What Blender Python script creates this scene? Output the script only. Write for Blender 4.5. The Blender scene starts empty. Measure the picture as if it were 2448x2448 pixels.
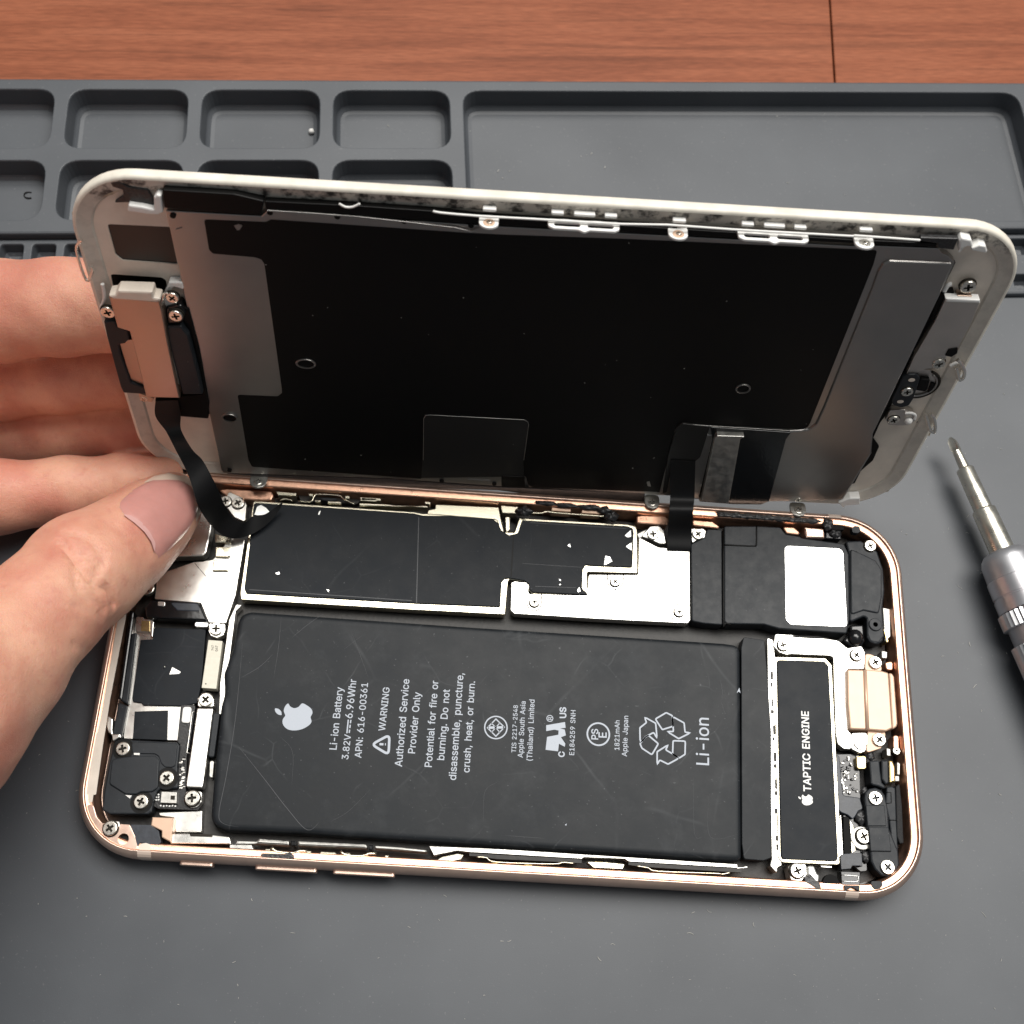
import bpy, math, random
import numpy as np
from mathutils import Vector, Matrix, Euler
from mathutils.geometry import tessellate_polygon, delaunay_2d_cdt

# ---------------------------------------------------------------- scale: code works in millimetres, 1 Blender unit = 1 cm
S = 0.1
sc = bpy.context.scene
COL = sc.collection

def lin(c):
    c = c / 255.0
    return c / 12.92 if c <= 0.04045 else ((c + 0.055) / 1.055) ** 2.4
def rgb(r, g, b): return (lin(r), lin(g), lin(b), 1.0)

# ---------------------------------------------------------------- camera, world, lamps, exposure
CAM_ROT = (0.3871, -0.057, 0.0501)
CAM_LOC = Vector((-9.0011, -50.7158, 203.1005))
FPX = 2767.96                      # focal length in pixels of the 2448 px frame
cam_d = bpy.data.cameras.new('camera'); cam = bpy.data.objects.new('camera', cam_d); COL.objects.link(cam)
cam.location = CAM_LOC * S; cam.rotation_euler = CAM_ROT
cam_d.sensor_width = 36.0; cam_d.lens = 36.0 * FPX / 2448.0
cam_d.clip_start = 0.5; cam_d.clip_end = 2000
cam_d.dof.use_dof = True; cam_d.dof.focus_distance = 19.3; cam_d.dof.aperture_fstop = .36
sc.camera = cam

w = bpy.data.worlds.new('World'); sc.world = w; w.use_nodes = True
bg = w.node_tree.nodes['Background']; bg.inputs[0].default_value = (0.88, 0.95, 1.0, 1); bg.inputs[1].default_value = 0.17

def area(name, loc, target, sx, sy, power, color):
    l = bpy.data.lights.new(name, 'AREA'); l.shape = 'RECTANGLE'; l.size = sx; l.size_y = sy; l.energy = power; l.color = color
    o = bpy.data.objects.new(name, l); COL.objects.link(o); o.location = loc
    o.rotation_euler = (Vector(target) - Vector(loc)).to_track_quat('-Z', 'Y').to_euler()
    return o
area('ceiling_panel_light', (28, 54, 150), (2, 4, 0), 150, 82, 400000, (1.0, 0.97, 0.925))

sc.view_settings.view_transform = 'Standard'; sc.view_settings.look = 'None'
sc.view_settings.gamma = 1; sc.view_settings.exposure = 0
sc.view_settings.use_curve_mapping = False
sc.cycles.use_denoising = True
sc.cycles.max_bounces = 8

# ---------------------------------------------------------------- where things stand
# Survey of the photograph: a mark read in an enlarged crop is turned into millimetres on the plane (height z) it lies on.
CR = {'F': (0, 0, .78922), 'A': (0, 0, 1.5784), 'B': (1224, 0, 1.5784), 'K3': (150, 400, 2.76), 'K4': (800, 400, 2.76),
      'K5': (1400, 400, 2.76), 'K6': (1900, 500, 3.5255), 'K7': (0, 600, 3.864), 'M1': (0, 1050, 3.22), 'M2': (450, 1050, 3.22),
      'M3': (1000, 1050, 3.22), 'M4': (1500, 1050, 2.76), 'M5': (2100, 1000, 2.76), 'M6': (180, 1400, 3.864), 'M7': (180, 1750, 3.22),
      'N1': (500, 1450, 2.76), 'N2': (1100, 1450, 2.76), 'N3': (1750, 1450, 2.6463), 'N4': (1900, 1500, 5.52), 'N5': (1900, 1800, 5.52),
      'N6': (1000, 1950, 2.1467), 'Q1': (540, 1140, 5.3667), 'Q2': (840, 1170, 4.6), 'Q3': (1240, 1180, 4.6), 'Q4': (1640, 1180, 4.6),
      'Q5': (480, 1520, 12.075), 'Q6': (400, 1940, 3.864), 'Q7': (200, 1600, 5.3667), 'X': (0, 0, 1.0)}
RM = Euler(CAM_ROT).to_matrix()
LID_ROT = Euler((1.3313, 0.0022, 0.0226)); LID_LOC = Vector((0.1165, 34.6835, 6.3947))
LM = LID_ROT.to_matrix(); LMI = LM.transposed()
def pix(s):
    out = []; c = None
    for t in s.split():
        if ',' in t:
            a, b = t.split(','); out.append((c[0] + float(a) / c[2], c[1] + float(b) / c[2]))
        else: c = CR[t]
    return out
def ray(px, py): return (RM @ Vector(((px - 1224) / FPX, (1224 - py) / FPX, -1.0))).normalized()
def P3(px, py, z):
    d = ray(px, py); return CAM_LOC + d * ((z - CAM_LOC.z) / d.z)
def T(s, z): return [tuple(P3(x, y, z)[:2]) for x, y in pix(s)]
def L3(px, py, n):                 # local point on the lid (u, v, n)
    d = LMI @ ray(px, py); o = LMI @ (CAM_LOC - LID_LOC); return o + d * ((n - o.z) / d.z)
def TL(s, n): return [tuple(L3(x, y, n)[:2]) for x, y in pix(s)]

# ---------------------------------------------------------------- materials
def nt(m): m.use_nodes = True; return m.node_tree
def mat(name, col, rough=.5, metal=0.0, var=0.0, vscale=3.0, bump=0.0, bscale=20.0, rvar=0.0, coat=0.0, spec=.5, col2=None, detail=4, stretch=None, sss=0.0, aniso=0.0):
    m = bpy.data.materials.new(name); t = nt(m); N = t.nodes; Lk = t.links
    b = N['Principled BSDF']; b.inputs['Base Color'].default_value = col; b.inputs['Roughness'].default_value = rough
    b.inputs['Metallic'].default_value = metal; b.inputs['Coat Weight'].default_value = coat; b.inputs['Specular IOR Level'].default_value = spec
    if aniso: b.inputs['Anisotropic'].default_value = aniso
    tc = N.new('ShaderNodeTexCoord'); mp = N.new('ShaderNodeMapping'); Lk.new(tc.outputs['Object'], mp.inputs[0])
    if stretch: mp.inputs['Scale'].default_value = stretch
    if var or rvar:
        n = N.new('ShaderNodeTexNoise'); n.inputs['Scale'].default_value = vscale; n.inputs['Detail'].default_value = detail; n.inputs['Roughness'].default_value = .65
        Lk.new(mp.outputs[0], n.inputs['Vector'])
        if var:
            r = N.new('ShaderNodeMapRange'); r.inputs[1].default_value = .32; r.inputs[2].default_value = .68; Lk.new(n.outputs[0], r.inputs[0])
            mx = N.new('ShaderNodeMix'); mx.data_type = 'RGBA'
            mx.inputs['A'].default_value = tuple(c * (1 - var) for c in col[:3]) + (1,)
            mx.inputs['B'].default_value = col2 if col2 else tuple(min(1, c * (1 + var)) for c in col[:3]) + (1,)
            Lk.new(r.outputs[0], mx.inputs['Factor']); Lk.new(mx.outputs['Result'], b.inputs['Base Color'])
        if rvar:
            r = N.new('ShaderNodeMapRange'); r.inputs[1].default_value = .3; r.inputs[2].default_value = .7
            r.inputs[3].default_value = max(.02, rough - rvar); r.inputs[4].default_value = min(1, rough + rvar)
            Lk.new(n.outputs[0], r.inputs[0]); Lk.new(r.outputs[0], b.inputs['Roughness'])
    if bump:
        n2 = N.new('ShaderNodeTexNoise'); n2.inputs['Scale'].default_value = bscale; n2.inputs['Detail'].default_value = 3
        Lk.new(mp.outputs[0], n2.inputs['Vector'])
        bp = N.new('ShaderNodeBump'); bp.inputs['Strength'].default_value = bump; bp.inputs['Distance'].default_value = .01
        Lk.new(n2.outputs[0], bp.inputs['Height']); Lk.new(bp.outputs[0], b.inputs['Normal'])
    return m
M = {}
M['steel'] = mat('brushed_steel', (.82, .80, .75, 1), .30, 1, var=.06, rvar=.05, bump=.03, bscale=60)
M['steel_dull'] = mat('dull_steel', (.50, .49, .46, 1), .42, 1, var=.15, vscale=8, rvar=.1, bump=.1, bscale=40)
M['lid_steel'] = mat('lid_steel', (.36, .345, .33, 1), .33, 1, var=.05, vscale=.8, rvar=.04, bump=.04, bscale=90)
M['gold_edge'] = mat('cream_plated_edge', (.80, .74, .58, 1), .25, 1)
M['gold'] = mat('gold_plating', (.75, .58, .28, 1), .3, 1, var=.15, vscale=20)
M['copper'] = mat('rose_copper_anodised', (.86, .62, .50, 1), .34, .92, var=.05, vscale=4, rvar=.04, bump=.015, bscale=60)
M['copper_in'] = mat('rose_copper_inner', (.72, .42, .29, 1), .34, .9, var=.2, vscale=6, rvar=.08, bump=.1, bscale=40)
M['copper_foil'] = mat('copper_plate', (.46, .345, .28, 1), .42, 1, var=.05, vscale=2, rvar=.05)
M['tan'] = mat('tan_bracket', (.68, .47, .34, 1), .45, .35, var=.04, vscale=5, bump=.05, bscale=60)
M['batt'] = mat('battery_wrap', (.0125, .0150, .0180, 1), .5, 0, var=.14, vscale=1.2, rvar=.05, bump=.10, bscale=9, spec=.26)
M['film'] = mat('dark_film', (.0085, .0112, .0150, 1), .5, 0, var=.15, vscale=2.5, rvar=.04, bump=.04, bscale=14, spec=.2)
M['plastic'] = mat('black_plastic', (.0145, .0175, .0215, 1), .47, 0, var=.15, vscale=6, rvar=.05, bump=.08, bscale=50, spec=.32)
M['plastic_g'] = mat('glossy_black_plastic', (.008, .008, .009, 1), .18, 0, var=.2, vscale=9, bump=.25, bscale=18)
M['black'] = mat('matte_black', (.0035, .0033, .0033, 1), .6, 0, spec=.15)
M['lcdblack'] = mat('lcd_black_sheet', (.0030, .0028, .0027, 1), .42, 0, spec=.18)
M['lid_tin'] = mat('lid_tin', (.60, .56, .52, 1), .38, 1, var=.05, vscale=2, rvar=.04)
M['lcdpanel'] = mat('lcd_dark_panel', (.017, .016, .015, 1), .3, 0, spec=.4)
M['sponge'] = mat('black_sponge', (.012, .012, .013, 1), .7, 0, var=.7, vscale=60, bump=1, bscale=60)
M['soot'] = mat('torn_adhesive', (.02, .02, .021, 1), .38, 0, var=.8, vscale=30, bump=1.0, bscale=22)
M['white'] = mat('warm_white_plastic', (.80, .71, .61, 1), .42, 0, var=.06, vscale=3, rvar=.06)
M['white_hi'] = mat('white_plastic', (.86, .85, .82, 1), .4, 0)
M['print'] = mat('grey_print', (.46, .50, .56, 1), .5, 0)
M['sticker'] = mat('silver_sticker', (.86, .86, .84, 1), .22, 1)
M['label'] = mat('pale_label', (.62, .59, .50, 1), .5, .3, var=.06, vscale=12)
M['ink_recess'] = mat('dark_ink_and_recess', (.030, .026, .02, 1), .7, spec=.2)  # dark print and slots; also the shade coloured into screw recesses
M['floor'] = mat('dark_cavity', (.012, .010, .008, 1), .5, 0, var=.6, vscale=10, bump=.4, bscale=15)
M['nick'] = mat('nick_and_glint', (.85, .85, .82, 1), .3, .8)  # bare bright marks; also glints painted as pale pieces
M['crease'] = mat('crease_grey', (.075, .078, .084, 1), .5)
M['groove'] = mat('groove_black', (.003, .003, .003, 1), .5, spec=.2)
M['pcb'] = mat('flex_board', (.012, .0115, .012, 1), .35, 0, var=.5, vscale=18, bump=.3, bscale=30)
M['tape'] = mat('blue_black_tape', (.030, .035, .045, 1), .38, 0, var=.3, vscale=8, bump=.2, bscale=12)
M['band'] = mat('antenna_band', (.62, .50, .42, 1), .5)
M['glass'] = mat('black_glass', (.02, .02, .02, 1), .08)
M['strip_grey'] = mat('grey_strip', (.075, .068, .066, 1), .4, .3, var=.2, vscale=6)
M['flex'] = mat('black_flex', (.0055, .0055, .006, 1), .5, 0, spec=.25, bump=.1, bscale=12)

def wood():
    m = bpy.data.materials.new('red_brown_wood'); t = nt(m); N = t.nodes; L = t.links; b = N['Principled BSDF']
    tc = N.new('ShaderNodeTexCoord'); mp = N.new('ShaderNodeMapping'); L.new(tc.outputs['Object'], mp.inputs[0]); mp.inputs['Scale'].default_value = (.11, 1.7, 1)
    dn = N.new('ShaderNodeTexNoise'); dn.inputs['Scale'].default_value = .55; dn.inputs['Detail'].default_value = 2; L.new(mp.outputs[0], dn.inputs['Vector'])
    ad = N.new('ShaderNodeMixRGB'); ad.blend_type = 'ADD'; ad.inputs[0].default_value = .55; L.new(mp.outputs[0], ad.inputs[1]); L.new(dn.outputs['Color'], ad.inputs[2])
    n1 = N.new('ShaderNodeTexNoise'); n1.inputs['Scale'].default_value = 1.5; n1.inputs['Detail'].default_value = 8; n1.inputs['Roughness'].default_value = .62; n1.inputs['Distortion'].default_value = .35
    L.new(ad.outputs[0], n1.inputs['Vector'])
    r = N.new('ShaderNodeValToRGB'); e = r.color_ramp.elements
    e[0].position = .30; e[0].color = (.205, .064, .031, 1); e[1].position = .72; e[1].color = (.32, .108, .055, 1)
    x = e.new(.45); x.color = (.25, .078, .038, 1); x = e.new(.53); x.color = (.285, .092, .045, 1)
    L.new(n1.outputs[0], r.inputs[0])
    mp2 = N.new('ShaderNodeMapping'); L.new(tc.outputs['Object'], mp2.inputs[0]); mp2.inputs['Scale'].default_value = (1.2, 14, 1)
    n2 = N.new('ShaderNodeTexNoise'); n2.inputs['Scale'].default_value = 2.2; n2.inputs['Detail'].default_value = 5; L.new(mp2.outputs[0], n2.inputs['Vector'])
    r2 = N.new('ShaderNodeMapRange'); r2.inputs[1].default_value = .35; r2.inputs[2].default_value = .65; r2.inputs[3].default_value = .82; r2.inputs[4].default_value = 1.12; L.new(n2.outputs[0], r2.inputs[0])
    # occasional long darker streaks
    mp3 = N.new('ShaderNodeMapping'); L.new(tc.outputs['Object'], mp3.inputs[0]); mp3.inputs['Scale'].default_value = (.05, 1.8, 1)
    n3 = N.new('ShaderNodeTexNoise'); n3.inputs['Scale'].default_value = 2.6; n3.inputs['Detail'].default_value = 3; n3.inputs['Distortion'].default_value = .5; L.new(mp3.outputs[0], n3.inputs['Vector'])
    r3 = N.new('ShaderNodeMapRange'); r3.inputs[1].default_value = .57; r3.inputs[2].default_value = .63; r3.inputs[3].default_value = 1; r3.inputs[4].default_value = .78; L.new(n3.outputs[0], r3.inputs[0])
    mm = N.new('ShaderNodeMath'); mm.operation = 'MULTIPLY'; L.new(r2.outputs[0], mm.inputs[0]); L.new(r3.outputs[0], mm.inputs[1])
    vm = N.new('ShaderNodeVectorMath'); vm.operation = 'SCALE'; L.new(r.outputs[0], vm.inputs[0]); L.new(mm.outputs[0], vm.inputs['Scale']); L.new(vm.outputs[0], b.inputs['Base Color'])
    b.inputs['Roughness'].default_value = .5; b.inputs['Specular IOR Level'].default_value = .18
    bp = N.new('ShaderNodeBump'); bp.inputs['Strength'].default_value = .12; bp.inputs['Distance'].default_value = .02; L.new(n2.outputs[0], bp.inputs['Height']); L.new(bp.outputs[0], b.inputs['Normal'])
    return m
M['wood'] = wood()
def rubber():
    m = bpy.data.materials.new('grey_silicone'); t = nt(m); N = t.nodes; L = t.links; b = N['Principled BSDF']
    tc = N.new('ShaderNodeTexCoord')
    n = N.new('ShaderNodeTexNoise'); n.inputs['Scale'].default_value = .35; n.inputs['Detail'].default_value = 5; L.new(tc.outputs['Object'], n.inputs['Vector'])
    r = N.new('ShaderNodeValToRGB'); e = r.color_ramp.elements; e[0].position = .3; e[0].color = (.054, .060, .069, 1); e[1].position = .7; e[1].color = (.076, .083, .093, 1); L.new(n.outputs[0], r.inputs[0])
    # fine dust
    n2 = N.new('ShaderNodeTexNoise'); n2.inputs['Scale'].default_value = 19; n2.inputs['Detail'].default_value = 3; L.new(tc.outputs['Object'], n2.inputs['Vector'])
    r2 = N.new('ShaderNodeMapRange'); r2.inputs[1].default_value = .66; r2.inputs[2].default_value = .78; r2.inputs[3].default_value = 0; r2.inputs[4].default_value = .35; L.new(n2.outputs[0], r2.inputs[0])
    mx = N.new('ShaderNodeMix'); mx.data_type = 'RGBA'; L.new(r2.outputs[0], mx.inputs['Factor']); L.new(r.outputs[0], mx.inputs['A']); mx.inputs['B'].default_value = (.26, .26, .26, 1)
    L.new(mx.outputs['Result'], b.inputs['Base Color']); b.inputs['Roughness'].default_value = .5; b.inputs['Specular IOR Level'].default_value = .62
    n3 = N.new('ShaderNodeTexNoise'); n3.inputs['Scale'].default_value = 55; n3.inputs['Detail'].default_value = 3; L.new(tc.outputs['Object'], n3.inputs['Vector'])
    bp = N.new('ShaderNodeBump'); bp.inputs['Strength'].default_value = .10; bp.inputs['Distance'].default_value = .01; L.new(n3.outputs[0], bp.inputs['Height']); L.new(bp.outputs[0], b.inputs['Normal'])
    return m
M['rubber'] = rubber()
def scuffed(m, amount, sc_, col):
    """hairline wrinkles and rubbed patches in a wrap"""
    t = m.node_tree; N = t.nodes; L = t.links; b = N['Principled BSDF']; src = b.inputs['Base Color'].links[0].from_socket
    tc = N.new('ShaderNodeTexCoord'); cur = src
    for k, (s, wd) in enumerate(((sc_, .014), (sc_ * 1.9, .012))):
        dn = N.new('ShaderNodeTexNoise'); dn.inputs['Scale'].default_value = s * 1.5; L.new(tc.outputs['Object'], dn.inputs['Vector'])
        mv = N.new('ShaderNodeMixRGB'); mv.blend_type = 'ADD'; mv.inputs[0].default_value = .35; L.new(tc.outputs['Object'], mv.inputs[1]); L.new(dn.outputs['Color'], mv.inputs[2])
        n = N.new('ShaderNodeTexVoronoi'); n.feature = 'DISTANCE_TO_EDGE'; n.inputs['Scale'].default_value = s; L.new(mv.outputs[0], n.inputs['Vector'])
        r = N.new('ShaderNodeMapRange'); r.inputs[1].default_value = 0; r.inputs[2].default_value = wd; r.inputs[3].default_value = 1; r.inputs[4].default_value = 0; L.new(n.outputs['Distance'], r.inputs[0])
        g = N.new('ShaderNodeTexNoise'); g.inputs['Scale'].default_value = .9 + k; g.inputs['Detail'].default_value = 2; L.new(tc.outputs['Object'], g.inputs['Vector'])
        gr = N.new('ShaderNodeMapRange'); gr.inputs[1].default_value = .48; gr.inputs[2].default_value = .70; L.new(g.outputs[0], gr.inputs[0])
        mu = N.new('ShaderNodeMath'); mu.operation = 'MULTIPLY'; L.new(r.outputs[0], mu.inputs[0]); L.new(gr.outputs[0], mu.inputs[1])
        m2 = N.new('ShaderNodeMath'); m2.operation = 'MULTIPLY'; m2.inputs[1].default_value = amount; L.new(mu.outputs[0], m2.inputs[0])
        mx = N.new('ShaderNodeMix'); mx.data_type = 'RGBA'; L.new(m2.outputs[0], mx.inputs['Factor']); L.new(cur, mx.inputs['A']); mx.inputs['B'].default_value = col; L.new(mx.outputs['Result'], b.inputs['Base Color']); cur = mx.outputs['Result']
    # soft rubbed haze
    h = N.new('ShaderNodeTexNoise'); h.inputs['Scale'].default_value = 1.6; h.inputs['Detail'].default_value = 7; h.inputs['Roughness'].default_value = .7; L.new(tc.outputs['Object'], h.inputs['Vector'])
    r = N.new('ShaderNodeMapRange'); r.inputs[1].default_value = .52; r.inputs[2].default_value = .75; r.inputs[4].default_value = amount * .5; L.new(h.outputs[0], r.inputs[0])
    mx = N.new('ShaderNodeMix'); mx.data_type = 'RGBA'; L.new(r.outputs[0], mx.inputs['Factor']); L.new(cur, mx.inputs['A']); mx.inputs['B'].default_value = col; L.new(mx.outputs['Result'], b.inputs['Base Color']); cur = mx.outputs['Result']
    sp_ = N.new('ShaderNodeTexNoise'); sp_.inputs['Scale'].default_value = 22; sp_.inputs['Detail'].default_value = 1; L.new(tc.outputs['Object'], sp_.inputs['Vector'])
    r = N.new('ShaderNodeMapRange'); r.inputs[1].default_value = .74; r.inputs[2].default_value = .80; r.inputs[4].default_value = .5; L.new(sp_.outputs[0], r.inputs[0])
    mx = N.new('ShaderNodeMix'); mx.data_type = 'RGBA'; L.new(r.outputs[0], mx.inputs['Factor']); L.new(cur, mx.inputs['A']); mx.inputs['B'].default_value = (.14, .145, .15, 1); L.new(mx.outputs['Result'], b.inputs['Base Color'])
scuffed(M['batt'], .5, .42, (.065, .07, .075, 1)); scuffed(M['film'], .2, .4, (.06, .065, .07, 1)); scuffed(M['plastic'], .3, 1.5, (.055, .06, .065, 1))

# ---------------------------------------------------------------- helpers
def tag(o, label=None, cat=None, group=None, kind=None):
    if label: o['label'] = label
    if cat: o['category'] = cat
    if group: o['group'] = group
    if kind: o['kind'] = kind
    return o
def root(name, label, cat, loc=(0, 0, 0), rot=None, group=None):
    o = bpy.data.objects.new(name, None); COL.objects.link(o); o.location = Vector(loc) * S
    if rot: o.rotation_euler = rot
    o.empty_display_size = .2
    return tag(o, label, cat, group)
def mesh(name, vs, fs, m, parent=None, smooth=False, loc=None, label=None, sharp=None):
    me = bpy.data.meshes.new(name); me.from_pydata([(v[0] * S, v[1] * S, v[2] * S) for v in vs], [], fs); me.update()
    if smooth: me.polygons.foreach_set('use_smooth', [True] * len(me.polygons))
    if sharp: me.set_sharp_from_angle(angle=math.radians(sharp))
    if m is not None: me.materials.append(M[m] if isinstance(m, str) else m)
    o = bpy.data.objects.new(name, me); COL.objects.link(o); o.parent = parent
    if loc: o.location = Vector(loc) * S
    if label: o['label'] = label
    return o
def area2(p): return .5 * sum(p[i - 1][0] * p[i][1] - p[i][0] * p[i - 1][1] for i in range(len(p)))
def ccw(p): return list(p) if area2(p) > 0 else list(p)[::-1]
def fil(pts, r=.5, seg=5):
    """round the corners of a polygon"""
    n = len(pts); out = []
    for i in range(n):
        a, p, c = Vector(pts[i - 1][:2]), Vector(pts[i][:2]), Vector(pts[(i + 1) % n][:2])
        rr = pts[i][2] if len(pts[i]) > 2 else r
        d1, d2 = (a - p), (c - p); l1, l2 = d1.length, d2.length
        if l1 < 1e-6 or l2 < 1e-6: continue
        d1 /= l1; d2 /= l2
        cosv = max(-1, min(1, d1.dot(d2))); th = math.acos(cosv)
        if rr <= 0 or th > 3.05: out.append(tuple(p)); continue
        t = min(rr / max(math.tan(th / 2), 1e-3), l1 * .48, l2 * .48)
        p1, p2 = p + d1 * t, p + d2 * t
        for k in range(seg + 1):
            s = k / seg; out.append(tuple(p1 * (1 - s) ** 2 + p * 2 * s * (1 - s) + p2 * s * s))
    return out
def off(p, d):
    """inset (d>0) a ccw polygon"""
    n = len(p); out = []
    for i in range(n):
        a, b, c = Vector(p[i - 1]), Vector(p[i]), Vector(p[(i + 1) % n])
        e1 = (b - a); e2 = (c - b)
        if e1.length < 1e-7: e1 = e2
        if e2.length < 1e-7: e2 = e1
        e1 = e1.normalized(); e2 = e2.normalized()
        n1 = Vector((-e1.y, e1.x)); n2 = Vector((-e2.y, e2.x)); nn = n1 + n2
        if nn.length < 1e-4: nn = n1
        nn.normalize(); k = max(.5, nn.dot(n1)); out.append(tuple(b + nn * d / k))
    return out
def rect(cx, cy, w_, h_, r=0, ang=0, seg=5):
    p = [(-w_ / 2, -h_ / 2), (w_ / 2, -h_ / 2), (w_ / 2, h_ / 2), (-w_ / 2, h_ / 2)]
    p = fil(p, r, seg) if r else p
    c, s = math.cos(ang), math.sin(ang)
    return [(cx + x * c - y * s, cy + x * s + y * c) for x, y in p]
def circ(cx, cy, r, n=28, ry=None): return [(cx + r * math.cos(2 * math.pi * k / n), cy + (ry or r) * math.sin(2 * math.pi * k / n)) for k in range(n)]
def platev(poly, z0, z1, holes=(), b=.12, hole_depth=None):
    p = ccw(poly); vs = []; fs = []; n = len(p)
    rings = [(0, z0), (0, z1 - b), (b * .3, z1 - b * .3), (b, z1)] if b > 0 else [(0, z0), (0, z1)]
    for d, z in rings:
        q = off(p, d) if d else p
        vs += [(x, y, z) for x, y in q]
    for r_ in range(len(rings) - 1):
        for i in range(n):
            j = (i + 1) % n; fs.append((r_ * n + i, r_ * n + j, (r_ + 1) * n + j, (r_ + 1) * n + i))
    base = (len(rings) - 1) * n
    loops = [[Vector((x, y, 0)) for x, y, _ in vs[base:base + n]]]; idx = list(range(base, base + n))
    for h in holes:
        h = ccw(h)[::-1]; s = len(vs); m_ = len(h); zb = z0 if hole_depth is None else z1 - hole_depth
        vs += [(x, y, z1) for x, y in h] + [(x, y, zb) for x, y in h]
        for i in range(m_):
            j = (i + 1) % m_; fs.append((s + i, s + j, s + m_ + j, s + m_ + i))
        if hole_depth is not None: fs.append(tuple(s + m_ + i for i in range(m_))[::-1])
        loops.append([Vector((x, y, 0)) for x, y in h]); idx += list(range(s, s + m_))
    for t in tessellate_polygon(loops):
        a, b_, c = (idx[k] for k in t)
        A_, B_, C_ = vs[a], vs[b_], vs[c]
        if (B_[0] - A_[0]) * (C_[1] - A_[1]) - (B_[1] - A_[1]) * (C_[0] - A_[0]) < 0: b_, c = c, b_
        fs.append((a, b_, c))
    return vs, fs
def plate(name, poly, z0, z1, m, parent, holes=(), b=.12, hole_depth=None, label=None):
    vs, fs = platev(poly, z0, z1, holes, b, hole_depth)
    return mesh(name, vs, fs, m, parent, label=label)
def join(parts):
    V_ = []; F_ = []
    for vs, fs in parts:
        s = len(V_); V_ += vs; F_ += [tuple(i + s for i in f) for f in fs]
    return V_, F_
def loftv(rings, closed=True, cap0=False, cap1=False):
    n = len(rings[0]); vs = [v for r in rings for v in r]; fs = []
    for k in range(len(rings) - 1):
        for i in range(n if closed else n - 1):
            j = (i + 1) % n; fs.append((k * n + i, k * n + j, (k + 1) * n + j, (k + 1) * n + i))
    if cap0: fs.append(tuple(range(n))[::-1])
    if cap1: fs.append(tuple((len(rings) - 1) * n + i for i in range(n)))
    return vs, fs
def tubev(pts, r, n=8, closed=False):
    pts = [Vector(p) for p in pts]; rings = []; up = None
    for i, p in enumerate(pts):
        a = pts[max(0, i - 1)]; b = pts[min(len(pts) - 1, i + 1)]; t = (b - a).normalized()
        if up is None: up = Vector((0, 0, 1)) if abs(t.z) < .9 else Vector((1, 0, 0))
        s_ = t.cross(up).normalized(); up = s_.cross(t).normalized(); rr = r[i] if isinstance(r, (list, tuple)) else r
        rings.append([tuple(p + s_ * math.cos(2 * math.pi * k / n) * rr + up * math.sin(2 * math.pi * k / n) * rr) for k in range(n)])
    return loftv(rings, True, True, True)
def tube(name, pts, r, m, parent, n=8): vs, fs = tubev(pts, r, n); return mesh(name, vs, fs, m, parent, smooth=True, sharp=50)
def crom(pts, k=8):
    pts = [Vector(p) for p in pts]; out = []
    for i in range(len(pts) - 1):
        p0, p1, p2, p3 = pts[max(i - 1, 0)], pts[i], pts[i + 1], pts[min(i + 2, len(pts) - 1)]
        for j in range(k):
            t = j / k; out.append(.5 * ((2 * p1) + (-p0 + p2) * t + (2 * p0 - 5 * p1 + 4 * p2 - p3) * t * t + (-p0 + 3 * p1 - 3 * p2 + p3) * t ** 3))
    out.append(pts[-1]); return out
def ribbon(name, A_, B_, th, m, parent, k=8):
    """flat cable between two 3-D edge lines"""
    a = crom(A_, k); b = crom(B_, k); vs = []; n = len(a)
    for i in range(n):
        t = (a[min(i + 1, n - 1)] - a[max(i - 1, 0)]); nn = t.cross(b[i] - a[i]).normalized() * th / 2
        vs += [tuple(a[i] + nn), tuple(b[i] + nn), tuple(b[i] - nn), tuple(a[i] - nn)]
    fs = []
    for i in range(n - 1):
        for q in range(4):
            r_ = (q + 1) % 4; fs.append((i * 4 + q, i * 4 + r_, i * 4 + 4 + r_, i * 4 + 4 + q))
    fs += [(0, 1, 2, 3), tuple((n - 1) * 4 + q for q in (3, 2, 1, 0))]
    return mesh(name, vs, fs, m, parent, smooth=True, sharp=40)
def stroke(p, q, w_):
    p = Vector(p); q = Vector(q); d = (q - p).normalized(); s_ = Vector((-d.y, d.x)) * w_ / 2
    return [tuple(p + s_), tuple(p - s_), tuple(q - s_), tuple(q + s_)]
def strokes(pts, w_, closed=False):
    """an outline drawn with an even line width: one closed band as outer + inner loops"""
    return pts
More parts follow.
